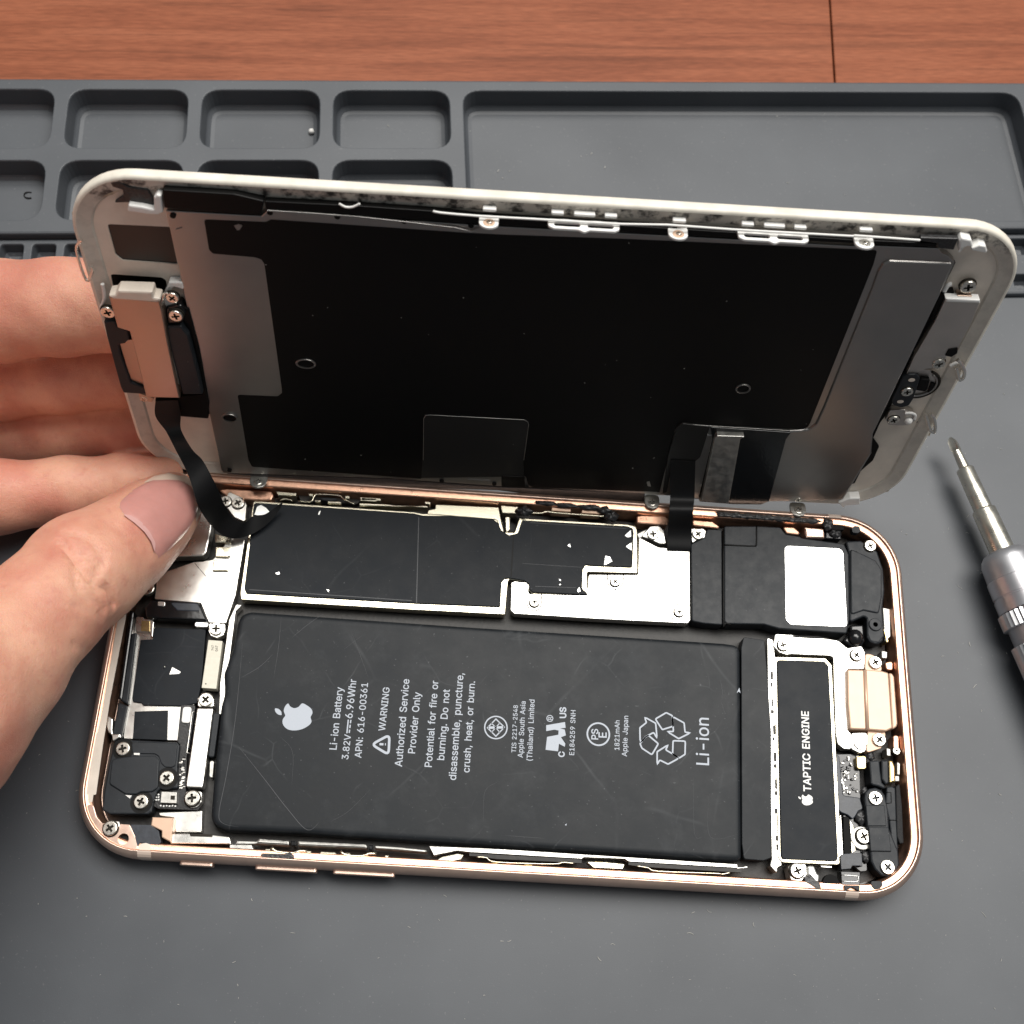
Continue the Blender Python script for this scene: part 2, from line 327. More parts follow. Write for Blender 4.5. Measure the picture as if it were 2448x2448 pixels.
# --- lettering: font outlines turned into flat mesh
GLY = {' ':(280,[]),'(':(273,[[(89,207),(92,264),(101,324),(114,384),(132,441),(153,494),(177,539),(236,539),(212,485),(191,428),(174,370),(161,313),(154,258),(151,207),(154,161),(160,115),(172,67),(188,16),(209,-38),(236,-96),(177,-96),(139,-21),(111,55),(95,131)]]),')':(273,[[(37,-96),(64,-37),(86,18),(102,69),(113,116),(120,162),(122,207),(119,258),(112,313),(99,370),(82,428),(62,485),(37,539),(97,539),(121,494),(142,441),(159,384),(173,323),(181,264),(184,207),(178,130),(161,53),(134,-22),(97,-96)]]),',':(188,[[(38,-119),(68,71),(137,71),(84,-119)]]),'-':(453,[[(337,244),(337,188),(114,188),(114,244)]]),'.':(188,[[(95,-4),(78,-1),(63,9),(53,24),(50,41),(53,59),(63,73),(78,83),(95,87),(113,83),(128,73),(138,59),(141,41),(138,24),(128,9),(113,-1)]]),'0':(453,[[(227,-7),(174,1),(130,24),(95,62),(69,113),(53,178),(48,254),(53,330),(69,395),(95,447),(130,484),(174,508),(227,516),(279,508),(323,484),(358,447),(384,395),(400,330),(405,254),(400,178),(384,113),(359,62),(323,24),(279,1)],[(227,50),(261,56),(290,74),(313,103),(330,144),(340,194),(344,254),(340,314),(330,365),(313,405),(290,435),(261,453),(227,460),(192,453),(163,435),(140,405),(123,365),(113,314),(109,254),(113,194),(123,144),(140,103),(163,74),(192,56)]]),'1':(453,[[(76,0),(76,55),(391,55),(391,0)],[(276,509),(276,0),(212,0),(212,448),(209,448),(86,358),(86,427),(198,509)]]),'2':(453,[[(64,0),(64,47),(234,229),(261,257),(282,282),(299,305),(311,327),(318,348),(320,371),(317,397),(308,419),(293,436),(273,449),(250,457),(224,460),(196,457),(172,447),(153,433),(139,413),(130,390),(127,362),(66,362),(71,405),(86,442),(111,473),(143,496),(182,511),(225,516),(268,511),(306,497),(337,474),(361,445),(376,411),(381,372),(378,345),(371,318),(357,290),(336,259),(306,223),(267,180),(153,60),(153,57),(389,57),(389,0)]]),'3':(453,[[(218,-7),(173,-3),(133,10),(98,30),(70,57),(52,91),(44,132),(109,132),(115,107),(126,87),(144,71),(165,59),(191,52),(219,50),(248,53),(275,61),(297,74),(315,93),(325,116),(329,145),(326,172),(316,196),(299,217),(275,234),(242,244),(201,248),(157,248),(157,299),(288,448),(288,452),(70,452),(70,509),(372,509),(372,461),(211,278),(211,289),(264,288),(308,276),(344,253),(371,222),(387,186),(393,145),(387,103),(370,66),(344,36),(309,12),(266,-2)]]),'4':(453,[[(40,105),(40,158),(247,509),(311,509),(109,166),(109,163),(413,163),(413,105)],[(282,0),(282,318),(343,318),(343,0)]]),'5':(453,[[(221,-7),(178,-2),(140,11),(108,32),(83,60),(66,93),(60,130),(122,130),(127,108),(138,89),(154,73),(173,60),(196,52),(221,50),(250,53),(276,64),(298,82),(314,104),(324,131),(328,162),(324,193),(314,221),(297,244),(275,262),(248,273),(218,277),(192,275),(167,268),(145,258),(128,246),(67,253),(96,509),(366,509),(366,452),(151,452),(134,301),(136,301),(155,315),(178,325),(203,331),(229,334),(263,330),(294,321),(321,306),(345,285),(364,260),(379,231),(388,199),(391,163),(385,117),(369,76),(343,41),(309,15),(268,-1)]]),'6':(453,[[(226,-7),(182,-1),(142,15),(109,40),(84,74),(69,115),(64,162),(68,199),(80,239),(102,285),(137,340),(252,509),(322,509),(151,261),(145,261),(154,275),(165,288),(179,299),(196,307),(214,312),(235,314),(278,309),(316,295),(346,271),(370,240),(384,201),(389,157),(384,112),(368,73),(343,39),(310,14),(271,-2)],[(226,48),(254,52),(279,63),(299,79),(314,101),(324,128),(327,157),(324,187),(314,213),(299,235),(279,251),(254,262),(226,265),(198,262),(174,252),(153,235),(138,214),(128,188),(125,158),(128,128),(138,102),(153,79),(174,63),(198,52)]]),'7':(453,[[(97,0),(323,448),(323,452),(62,452),(62,509),(391,509),(391,449),(165,0)]]),'8':(453,[[(226,-7),(178,-2),(136,11),(101,33),(74,62),(57,96),(52,135),(55,166),(65,195),(81,220),(101,241),(125,256),(153,265),(153,267),(119,282),(93,308),(76,342),(70,380),(75,417),(90,450),(114,477),(146,498),(184,511),(226,516),(269,511),(306,498),(337,477),(361,450),(377,417),(382,380),(376,342),(359,308),(333,282),(300,267),(300,265),(327,256),(351,241),(372,220),(387,195),(397,166),(401,135),(395,96),(378,62),(352,33),(317,11),(275,-2)],[(226,49),(258,52),(285,60),(307,74),(323,91),(333,113),(337,139),(333,165),(322,189),(305,208),(283,223),(256,232),(226,235),(196,232),(169,223),(147,208),(130,189),(119,165),(115,139),(119,113),(129,91),(145,74),(167,60),(195,52)],[(226,290),(252,292),(274,300),(293,313),(307,330),(316,351),(319,376),(316,399),(308,420),(294,437),(275,449),(252,457),(226,460),(200,457),(177,449),(159,437),(145,420),(136,399),(133,376),(136,351),(145,330),(159,313),(178,300),(201,292)]]),'9':(453,[[(226,516),(271,510),(310,494),(343,468),(368,434),(384,393),(389,347),(385,309),(373,270),(350,224),(315,168),(200,0),(130,0),(301,248),(307,248),(299,234),(287,221),(273,210),(257,202),(238,196),(218,195),(175,199),(137,214),(106,237),(83,269),(68,307),(64,352),(69,397),(85,436),(110,469),(143,494),(182,510)],[(226,460),(199,457),(174,446),(154,429),(138,407),(129,381),(125,352),(129,322),(138,295),(154,274),(174,257),(199,247),(226,243),(254,247),(279,257),(299,273),(314,295),(324,321),(327,350),(324,381),(314,407),(299,429),(279,446),(254,457)]]),':':(188,[[(95,-4),(78,-1),(63,9),(53,24),(50,41),(53,59),(63,73),(78,83),(95,87),(113,83),(128,73),(138,59),(141,41),(138,24),(128,9),(113,-1)],[(95,271),(78,274),(63,284),(53,299),(50,316),(53,334),(63,349),(78,359),(95,362),(113,359),(128,349),(138,334),(141,316),(138,299),(128,284),(113,274)]]),'A':(480,[[(16,0),(201,509),(276,509),(463,0),(395,0),(287,302),(276,334),(264,372),(250,420),(232,478),(245,478),(228,419),(213,371),(201,333),(191,302),(85,0)],[(110,142),(110,199),(370,199),(370,142)]]),'B':(456,[[(60,0),(60,509),(241,509),(289,504),(329,491),(359,469),(381,442),(394,410),(398,374),(395,344),(387,320),(373,301),(356,286),(336,275),(315,267),(315,262),(339,257),(363,245),(385,227),(402,203),(414,173),(418,136),(413,100),(400,67),(377,39),(344,18),(301,4),(247,0)],[(125,57),(245,57),(296,63),(330,80),(349,105),(355,137),(352,161),(342,184),(327,203),(306,218),(279,228),(248,231),(125,231)],[(125,285),(238,285),(265,288),(288,296),(308,309),(323,326),(333,348),(336,372),(330,403),(313,429),(283,446),(240,452),(125,452)]]),'C':(510,[[(267,-7),(205,1),(150,25),(104,63),(70,115),(48,179),(40,254),(48,329),(70,393),(104,445),(150,484),(205,508),(267,516),(305,513),(340,504),(373,490),(402,471),(427,447),(448,418),(463,385),(473,348),(408,348),(401,373),(389,395),(375,413),(357,428),(337,440),(315,449),(292,454),(267,456),(223,450),(184,432),(150,403),(125,364),(109,314),(103,254),(109,194),(125,145),(151,105),(184,76),(223,59),(267,53),(292,55),(315,60),(337,69),(357,81),(375,96),(389,114),(401,136),(408,160),(473,160),(463,124),(448,91),(428,62),(402,38),(373,19),(341,5),(305,-4)]]),'D':(502,[[(219,0),(96,0),(96,57),(215,57),(272,63),(318,81),(354,110),(379,149),(394,198),(399,255),(394,312),(379,361),(354,399),(320,428),(275,446),(221,452),(93,452),(93,509),(225,509),(294,501),(353,478),(399,441),(433,391),(455,329),(462,255),(455,181),(433,119),(398,68),(351,31),(291,8)],[(125,509),(125,0),(60,0),(60,509)]]),'E':(419,[[(60,0),(60,509),(372,509),(372,452),(125,452),(125,286),(355,286),(355,229),(125,229),(125,57),(375,57),(375,0)]]),'G':(520,[[(269,-7),(205,1),(149,25),(104,64),(69,116),(47,179),(40,254),(47,329),(69,393),(103,445),(149,484),(203,508),(265,516),(304,513),(340,504),(374,489),(403,469),(429,445),(449,416),(465,384),(474,349),(408,349),(399,372),(387,393),(373,411),(356,427),(337,439),(315,448),(291,454),(265,456),(222,450),(183,432),(150,404),(125,364),(109,314),(103,254),(109,194),(125,145),(151,105),(184,76),(224,59),(269,53),(309,57),(345,71),(374,93),(396,123),(410,160),(415,202),(434,199),(283,199),(283,256),(478,256),(478,200),(471,141),(451,91),(419,50),(377,19),(326,0)]]),'H':(517,[[(60,0),(60,509),(125,509),(125,289),(392,289),(392,509),(457,509),(457,0),(392,0),(392,232),(125,232),(125,0)]]),'I':(300,[[(31,0),(31,57),(118,57),(118,452),(31,452),(31,509),(269,509),(269,452),(183,452),(183,57),(269,57),(269,0)]]),'J':(396,[[(185,-7),(124,3),(75,33),(44,81),(33,145),(33,173),(98,173),(98,145),(104,104),(122,74),(149,56),(185,50),(220,56),(248,74),(266,104),(272,145),(272,509),(336,509),(336,145),(326,81),(294,33),(246,3)]]),'L':(393,[[(60,0),(60,509),(125,509),(125,57),(361,57),(361,0)]]),'N':(523,[[(60,0),(60,509),(136,509),(343,183),(352,169),(363,151),(388,107),(401,82),(414,55),(405,54),(402,81),(399,157),(399,509),(463,509),(463,0),(387,0),(202,290),(190,310),(177,331),(164,354),(148,381),(108,452),(119,454),(121,417),(124,328),(125,307),(125,0)]]),'O':(533,[[(267,-7),(205,1),(150,25),(105,63),(70,115),(48,179),(40,254),(48,329),(70,393),(105,445),(150,484),(205,508),(267,516),(329,508),(384,484),(429,445),(464,393),(486,329),(493,254),(486,179),(464,115),(429,63),(384,25),(329,1)],[(267,53),(310,59),(349,76),(383,105),(408,144),(425,194),(430,254),(425,314),(408,365),(383,404),(349,433),(310,450),(267,456),(223,450),(184,433),(151,404),(125,364),(109,314),(103,254),(109,194),(125,144),(151,105),(184,76),(223,59)]]),'P':(445,[[(60,0),(60,509),(235,509),(289,503),(332,487),(366,462),(390,430),(404,391),(409,348),(404,304),(390,265),(366,233),(332,207),(289,191),(235,186),(109,186),(109,242),(233,242),(269,246),(297,256),(318,272),(333,294),(342,319),(344,348),(342,376),(333,402),(318,423),(297,439),(268,449),(232,452),(125,452),(125,0)]]),'R':(449,[[(60,0),(60,509),(236,509),(290,504),(333,489),(367,465),(390,433),(405,395),(409,352),(405,309),(390,271),(367,240),(333,217),(289,203),(236,198),(96,198),(96,255),(234,255),(269,258),(298,267),(319,281),(334,300),(342,324),(345,352),(342,380),(334,405),(319,425),(298,440),(269,449),(233,452),(125,452),(125,0)],[(353,0),(230,229),(303,229),(428,0)]]),'S':(447,[[(224,-9),(172,-4),(128,9),(91,31),(64,60),(46,96),(38,137),(104,137),(110,110),(123,88),(142,71),(166,59),(194,52),(224,49),(257,52),(286,60),(311,74),(329,92),(341,114),(346,139),(342,161),(332,179),(316,193),(296,205),(272,214),(245,222),(184,239),(128,260),(86,289),(60,326),(52,372),(58,413),(75,448),(102,476),(138,498),(180,511),(227,516),(275,511),(316,498),(351,476),(377,449),(394,415),(401,378),(337,378),(326,412),(302,437),(267,453),(225,459),(194,456),(167,448),(145,435),(129,418),(118,398),(115,376),(119,352),(131,334),(148,319),(169,308),(191,300),(212,293),(264,279),(287,272),(312,264),(336,252),(359,238),(379,220),(395,198),(405,171),(408,139),(403,99),(386,64),(360,34),(323,11),(278,-4)]]),'T':(449,[[(32,452),(32,509),(417,509),(417,452),(257,452),(257,0),(193,0),(193,452)]]),'U':(517,[[(259,-8),(203,-2),(154,15),(114,43),(85,80),(66,124),(60,173),(60,509),(124,509),(124,178),(128,144),(141,113),(160,87),(187,68),(220,56),(259,52),(298,56),(331,68),(357,87),(377,113),(389,144),(393,178),(393,509),(457,509),(457,173),(451,124),(433,80),(403,43),(363,15),(315,-2)]]),'V':(480,[[(204,0),(16,509),(84,509),(192,206),(203,176),(215,137),(230,89),(248,31),(235,31),(252,90),(267,138),(279,176),(290,206),(395,509),(463,509),(278,0)]]),'W':(686,[[(155,0),(16,509),(82,509),(163,196),(170,171),(175,145),(181,120),(187,94),(197,40),(189,40),(194,67),(200,94),(205,120),(211,145),(218,171),(224,196),(306,509),(380,509),(462,196),(468,171),(474,145),(480,120),(486,94),(492,67),(497,40),(488,40),(493,67),(499,94),(504,120),(510,145),(517,171),(523,196),(603,509),(670,509),(530,0),(455,0),(368,323),(359,356),(351,391),(344,431),(336,475),(350,475),(342,433),(335,395),(327,359),(318,323),(230,0)]]),'a':(389,[[(160,-9),(126,-5),(94,5),(68,22),(48,45),(35,73),(30,108),(34,138),(43,161),(58,179),(78,193),(100,203),(125,211),(152,216),(178,220),(209,224),(234,227),(252,230),(265,235),(273,243),(276,255),(276,257),(273,279),(267,297),(256,311),(240,322),(220,329),(196,331),(171,329),(149,322),(132,313),(118,301),(107,288),(100,274),(41,291),(57,322),(79,346),(104,364),(133,375),(163,382),(194,384),(215,383),(239,379),(263,372),(286,360),(306,343),(322,320),(333,290),(337,251),(337,0),(277,0),(277,52),(272,52),(264,38),(252,25),(236,12),(215,1),(190,-6)],[(170,45),(202,49),(228,59),(248,74),(263,93),(272,115),(276,138),(276,190),(270,186),(259,182),(246,179),(216,173),(186,169),(175,168),(154,164),(134,159),(117,150),(103,139),(95,124),(92,105),(94,87),(102,72),(114,61),(130,52),(149,47)]]),'b':(424,[[(229,-8),(198,-5),(172,4),(153,17),(138,31),(127,46),(118,59),(112,59),(112,0),(53,0),(53,509),(114,509),(114,319),(118,319),(127,331),(137,346),(152,360),(171,373),(197,381),(229,384),(274,378),(313,361),(345,332),(370,293),(385,245),(390,189),(385,133),(370,84),(346,45),(313,16),(274,-2)],[(220,47),(253,51),(279,66),(301,88),(316,117),(325,151),(328,189),(325,227),(316,261),(301,290),(280,311),(253,325),(220,330),(188,325),(161,312),(140,291),(125,263),(116,229),(113,189),(116,150),(125,115),(140,86),(162,65),(188,51)]]),'c':(396,[[(207,-8),(159,-2),(117,16),(82,46),(56,85),(40,133),(34,187),(40,243),(56,291),(82,330),(117,360),(159,378),(207,384),(234,383),(260,377),(284,368),(305,356),(324,341),(340,322),(353,301),(362,277),(303,262),(298,276),(290,289),(281,301),(270,311),(257,319),(242,325),(226,329),(207,330),(173,325),(145,310),(124,287),(108,258),(99,224),(96,187),(99,151),(108,117),(124,89),(145,66),(173,51),(207,46),(226,48),(243,52),(258,58),(271,66),(282,76),(292,89),(299,102),(304,117),(363,102),(354,78),(341,56),(325,37),(306,21),(285,9),(261,-1),(235,-6)]]),'d':(424,[[(195,-8),(151,-2),(111,16),(79,45),(55,84),(39,133),(34,189),(39,245),(55,293),(79,332),(112,361),(151,378),(196,384),(228,381),(253,373),(272,360),(287,346),(298,331),(306,319),(311,319),(311,509),(372,509),(372,0),(313,0),(313,59),(307,59),(298,46),(287,31),(272,17),(252,4),(227,-5)],[(205,47),(236,51),(263,65),(284,86),(299,115),(309,150),(312,189),(309,229),(300,263),(284,291),(263,312),(237,325),(205,330),(172,325),(145,311),(124,290),(108,261),(99,227),(96,189),(99,151),(109,117),(124,88),(145,66),(172,51)]]),'e':(404,[[(212,-8),(161,-2),(117,16),(82,46),(56,85),(40,132),(34,187),(39,242),(55,290),(81,329),(115,359),(157,378),(205,384),(236,382),(266,374),(294,361),(319,341),(341,315),(357,282),(368,242),(371,194),(371,169),(75,169),(75,221),(338,221),(310,202),(307,237),(298,269),(283,294),(263,314),(237,326),(205,330),(173,326),(146,313),(125,294),(109,270),(99,241),(96,211),(96,178),(100,139),(110,106),(128,80),(151,61),(179,50),(212,46),(234,48),(254,53),(271,61),(285,73),(297,88),(306,105),(365,91),(353,63),(335,39),(311,19),(283,4),(249,-5)]]),'f':(254,[[(228,379),(228,327),(6,327),(6,379)],[(81,0),(81,432),(84,461),(96,486),(113,505),(135,519),(161,527),(187,530),(207,529),(222,527),(234,524),(243,521),(227,468),(215,472),(195,474),(171,470),(154,460),(145,443),(142,419),(142,0)]]),'g':(425,[[(207,-151),(168,-148),(134,-140),(105,-127),(82,-110),(64,-91),(51,-69),(101,-41),(110,-53),(122,-66),(136,-78),(154,-88),(178,-95),(207,-97),(249,-92),(282,-75),(304,-47),(311,-6),(311,68),(306,68),(298,56),(287,41),(272,28),(252,16),(227,8),(195,5),(152,10),(113,27),(80,53),(55,90),(39,136),(34,191),(39,246),(55,293),(80,332),(112,361),(152,378),(196,384),(228,382),(253,373),(273,360),(288,346),(308,319),(313,319),(313,379),(372,379),(372,-9),(367,-54),(350,-90),(324,-117),(291,-136),(251,-147)],[(205,59),(237,63),(264,75),(285,95),(300,121),(309,154),(312,193),(309,231),(300,264),(285,291),(264,312),(237,325),(205,330),(172,325),(145,312),(124,290),(109,262),(99,229),(96,193),(99,155),(109,123),(124,96),(145,76),(172,63)]]),'h':(410,[[(114,227),(114,0),(53,0),(53,509),(114,509),(114,287),(102,287),(124,332),(152,362),(187,379),(227,384),(264,380),(295,369),(321,349),(341,321),(353,285),(357,240),(357,0),(296,0),(296,235),(290,275),(273,304),(246,323),(210,329),(184,326),(161,317),(141,303),(126,283),(117,257)]]),'i':(167,[[(53,0),(53,379),(114,379),(114,0)],[(84,443),(67,446),(54,455),(44,468),(41,483),(44,499),(54,512),(67,521),(84,524),(100,521),(114,512),(123,499),(126,483),(123,468),(114,455),(100,446)]]),'l':(189,[[(139,-2),(101,3),(74,20),(58,47),(53,84),(53,509),(114,509),(114,99),(115,77),(120,62),(130,54),(146,52),(154,52),(160,53),(165,53),(170,54),(181,3),(162,-1),(151,-2)]]),'m':(610,[[(53,0),(53,379),(112,379),(112,295),(108,295),(118,323),(132,346),(151,363),(172,376),(195,384),(219,386),(257,380),(287,361),(309,331),(321,295),(312,295),(322,321),(337,343),(357,361),(381,375),(407,383),(437,386),(468,383),(497,372),(522,354),(541,328),(553,296),(557,255),(557,0),(496,0),(496,254),(490,289),(473,313),(447,326),(419,330),(395,328),(374,320),(358,307),(345,290),(338,270),(335,247),(335,0),(274,0),(274,260),(269,288),(253,311),(229,326),(199,330),(178,328),(158,320),(140,307),(126,289),(117,266),(114,238),(114,0)]]),'n':(410,[[(114,227),(114,0),(53,0),(53,379),(112,379),(112,287),(102,287),(124,332),(152,362),(187,379),(227,384),(264,380),(295,369),(321,349),(341,321),(353,285),(357,240),(357,0),(296,0),(296,235),(290,275),(273,304),(246,323),(210,329),(184,326),(161,317),(141,303),(126,283),(117,257)]]),'o':(415,[[(207,-8),(159,-2),(117,16),(82,46),(56,85),(40,133),(34,187),(40,243),(56,291),(82,330),(117,360),(159,378),(207,384),(256,378),(299,360),(333,330),(359,291),(376,243),(381,187),(376,133),(359,85),(333,46),(299,16),(256,-2)],[(207,46),(242,51),(270,66),(292,89),(307,117),(316,151),(319,187),(316,224),(307,258),(292,287),(270,310),(242,325),(207,330),(173,325),(145,310),(124,287),(108,258),(99,224),(96,187),(99,151),(108,117),(124,89),(145,66),(173,51)]]),'p':(424,[[(53,-143),(53,379),(112,379),(112,319),(118,319),(126,331),(137,346),(152,360),(171,373),(197,381),(229,384),(274,378),(313,361),(345,332),(370,293),(385,245),(390,189),(385,133),(370,84),(346,45),(313,16),(274,-2),(229,-8),(198,-5),(173,4),(153,17),(138,31),(127,46),(118,59),(114,59),(114,-143)],[(220,47),(253,51),(279,66),(301,88),(316,117),(325,151),(328,189),(325,227),(316,261),(301,290),(280,311),(253,325),(220,330),(188,325),(161,312),(140,291),(125,263),(116,229),(113,189),(116,150),(125,115),(140,86),(162,65),(188,51)]]),'r':(259,[[(53,0),(53,379),(112,379),(112,321),(115,321),(130,347),(152,367),(181,380),(213,385),(221,385),(229,384),(243,384),(243,322),(239,323),(207,326),(182,323),(159,315),(140,301),(126,284),(117,262),(114,237),(114,0)]]),'s':(365,[[(182,-8),(145,-5),(112,3),(84,18),(62,38),(45,63),(36,94),(94,107),(105,79),(124,60),(150,49),(181,45),(217,50),(244,62),(262,81),(268,103),(265,121),(254,136),(237,147),(212,155),(149,170),(104,186),(72,208),(53,237),(47,274),(51,305),(65,332),(87,354),(115,370),(149,381),(187,384),(223,381),(254,372),(279,358),(299,339),(314,316),(324,290),(268,277),(258,298),(243,316),(219,328),(187,333),(156,329),(131,317),(114,299),(109,277),(112,258),(124,243),(144,232),(172,223),(229,209),(275,194),(306,171),(325,142),(331,107),(326,75),(312,47),(290,24),(260,6),(223,-5)]]),'t':(227,[[(204,379),(204,327),(6,327),(6,379)],[(65,471),(126,471),(126,98),(128,76),(136,61),(150,53),(170,50),(177,50),(194,52),(202,54),(213,2),(203,-1),(192,-3),(180,-4),(168,-4),(125,2),(92,21),(72,52),(65,93)]]),'u':(410,[[(182,-5),(146,-1),(115,11),(89,31),(69,59),(57,95),(53,139),(53,379),(114,379),(114,144),(119,105),(137,75),(164,56),(200,50),(226,53),(249,62),(268,77),(283,97),(293,122),(296,153),(296,379),(357,379),(357,0),(298,0),(298,92),(307,92),(286,47),(257,17),(222,0)]]),'v':(389,[[(163,0),(17,379),(84,379),(165,155),(177,121),(187,87),(196,53),(206,21),(184,21),(194,53),(203,87),(213,121),(224,155),(305,379),(371,379),(226,0)]]),'y':(389,[[(47,-139),(61,-86),(71,-87),(88,-90),(104,-89),(118,-84),(130,-74),(141,-58),(151,-36),(163,-1),(17,379),(84,379),(165,155),(177,121),(187,87),(196,53),(206,21),(184,21),(193,53),(202,87),(212,121),(224,155),(305,379),(371,379),(204,-58),(191,-85),(177,-107),(159,-124),(139,-136),(117,-143),(91,-145),(77,-145),(54,-141)]]),'z':(380,[[(42,0),(42,46),(254,320),(254,323),(48,323),(48,379),(333,379),(333,331),(126,60),(126,56),(339,56),(339,0)]])}
_gc = {}
def wind(x, y, loops):
    w_ = 0
    for l in loops:
        for i in range(len(l)):
            x1, y1 = l[i - 1]; x2, y2 = l[i]
            if y1 <= y < y2 and (x2 - x1) * (y - y1) - (x - x1) * (y2 - y1) > 0: w_ += 1
            elif y2 <= y < y1 and (x2 - x1) * (y - y1) - (x - x1) * (y2 - y1) < 0: w_ -= 1
    return w_
def one_glyph(ch, bold):
    """solid letter shape from its outline (overlapping strokes merged)"""
    if (ch, bold) in _gc: return _gc[ch, bold]
    loops = [off(l, bold) if bold else l for l in GLY[ch][1]]
    pts = []; ed = []
    for l in loops:
        s = len(pts); pts += [Vector(p) for p in l]; ed += [(s + i, s + (i + 1) % len(l)) for i in range(len(l))]
    r = delaunay_2d_cdt(pts, ed, [], 0, 1e-3); V2 = [tuple(v) for v in r[0]]; F2 = []
    for f in r[2]:
        cx = sum(V2[i][0] for i in f) / len(f); cy = sum(V2[i][1] for i in f) / len(f)
        if wind(cx, cy, loops): F2.append(tuple(f))
    _gc[ch, bold] = (V2, F2); return V2, F2
def glyph_geo(s, bold=0.0):
    V_, F_ = [], []; x = 0
    for ch in s:
        if GLY[ch][1]:
            v, f = one_glyph(ch, bold); n = len(V_)
            V_ += [(p[0] + x, p[1], 0) for p in v]; F_ += [tuple(i + n for i in q) for q in f]
        x += GLY[ch][0]
    return V_, F_
def text_on(s, crop, a, b, z, bold=0.0, lid=False, squash=1.0):
    """letters whose baseline runs from survey point a to b"""
    vs, fs = glyph_geo(s, bold * 55); f = TL if lid else T
    (p, q) = f('%s %g,%g %g,%g' % (crop, a[0], a[1], b[0], b[1]), z)
    p = Vector(p); q = Vector(q); d = q - p
    x0 = min(v[0] for v in vs); x1 = max(v[0] for v in vs); k = d.length / (x1 - x0); d.normalize(); nrm = Vector((-d.y, d.x))
    return [tuple(p + d * (v[0] - x0) * k + nrm * v[1] * k * squash) + (z,) for v in vs], fs
# --- small screws share one mesh
def cross(r, w_, ang=0, n=4):
    pts = []
    for k in range(4):
        a = ang + k * math.pi / 2
        for dx, dy in ((r, -w_), (r, w_), (w_, w_)):
            pts.append((dx * math.cos(a) - dy * math.sin(a), dx * math.sin(a) + dy * math.cos(a)))
    return pts
LIDS = set()
def screw_mesh():
    cr = fil(cross(.58, .16), .06, 2)
    V_, F_ = platev(circ(0, 0, 1, 32), -.5, .16, [cr], .13, .34); nf = len(F_)
    V_, F_ = join([(V_, F_), platev(circ(0, 0, 1.13, 32), -.5, -.26, (), 0)])
    me = bpy.data.meshes.new('screw'); me.from_pydata([(x * S, y * S, z * S) for x, y, z in V_], [], F_); me.materials.append(M['steel_screw']); me.materials.append(M['ink_recess'])
    for p_ in me.polygons:
        c_ = p_.center / S
        if p_.index >= nf: p_.material_index = 1
        if math.hypot(c_.x, c_.y) < .62 and c_.z < .14: p_.material_index = 1  # shade of the cross recess put into its face colour
    return me
M['steel_screw'] = mat('screw_steel', (.74, .71, .64, 1), .27, 1, var=.08, vscale=14, rvar=.05)
SCREW = screw_mesh()
def screw(parent, x, y, z, r, rot=0.0, name='screw', seat=True):
    r = r * (.64 if parent in LIDS else .81); z = z + (-.05 if parent in LIDS else .1)
    o = bpy.data.objects.new(name, SCREW); COL.objects.link(o); o.parent = parent; o.location = (x * S, y * S, z * S); o.scale = (r, r, r); o.rotation_euler = (0, 0, rot); return o
def scr(parent, s, z, r, rot=.4, lid=False):
    for p in (TL if lid else T)(s, z): screw(parent, p[0], p[1], z, r, rot)
rnd = random.Random(7)

# ================================================================ THE SETTING: desk and silicone mat
ZT, ZB, ZD = 3.0, 1.2, -5.0            # heights: tray ridges, slot strip, desk top (work surface is 0)
_a = P3(0, 187, ZT); _b = P3(2448, 197, ZT)
MANG = math.atan2(_b.y - _a.y, _b.x - _a.x); CA, SA = math.cos(MANG), math.sin(MANG); MO = _a
def to_m(p): dx, dy = p[0] - MO.x, p[1] - MO.y; return (dx * CA + dy * SA, -dx * SA + dy * CA)
def fr_m(p): return (MO.x + p[0] * CA - p[1] * SA, MO.y + p[0] * SA + p[1] * CA)
def TM(s, z): return [to_m(p) for p in T(s, z)]

desk = root('desk', None, None); tag(desk, kind='structure', label='red brown wood grain desk top behind the grey mat')
_g = TM('X 1984,0 1996,196', ZD); gx = (_g[0][0] + _g[1][0]) / 2
gs = (_g[0][0] - _g[1][0]) / (_g[0][1] - _g[1][1])
def gx_(y): return _g[1][0] + (y - _g[1][1]) * gs
for x0, x1, nm in ((-420, -.2, 0), (.2, 760, 1)):
    xa, xb = (x0, x0) if nm == 0 else (gx_(-420) + x0, gx_(420) + x0)
    xc, xd = (gx_(-420) + x1, gx_(420) + x1) if nm == 0 else (x1, x1)
    vs, fs = platev([(xa, -420), (xc, -420), (xd, 420), (xb, 420)], ZD - 20, ZD, (), .25)
    # keep the board in mat axes so the grain runs along it
    o = mesh('desk_board', vs, fs, 'wood', desk); o.location = (MO.x * S, MO.y * S, nm * .0); o.rotation_euler = (0, 0, MANG)

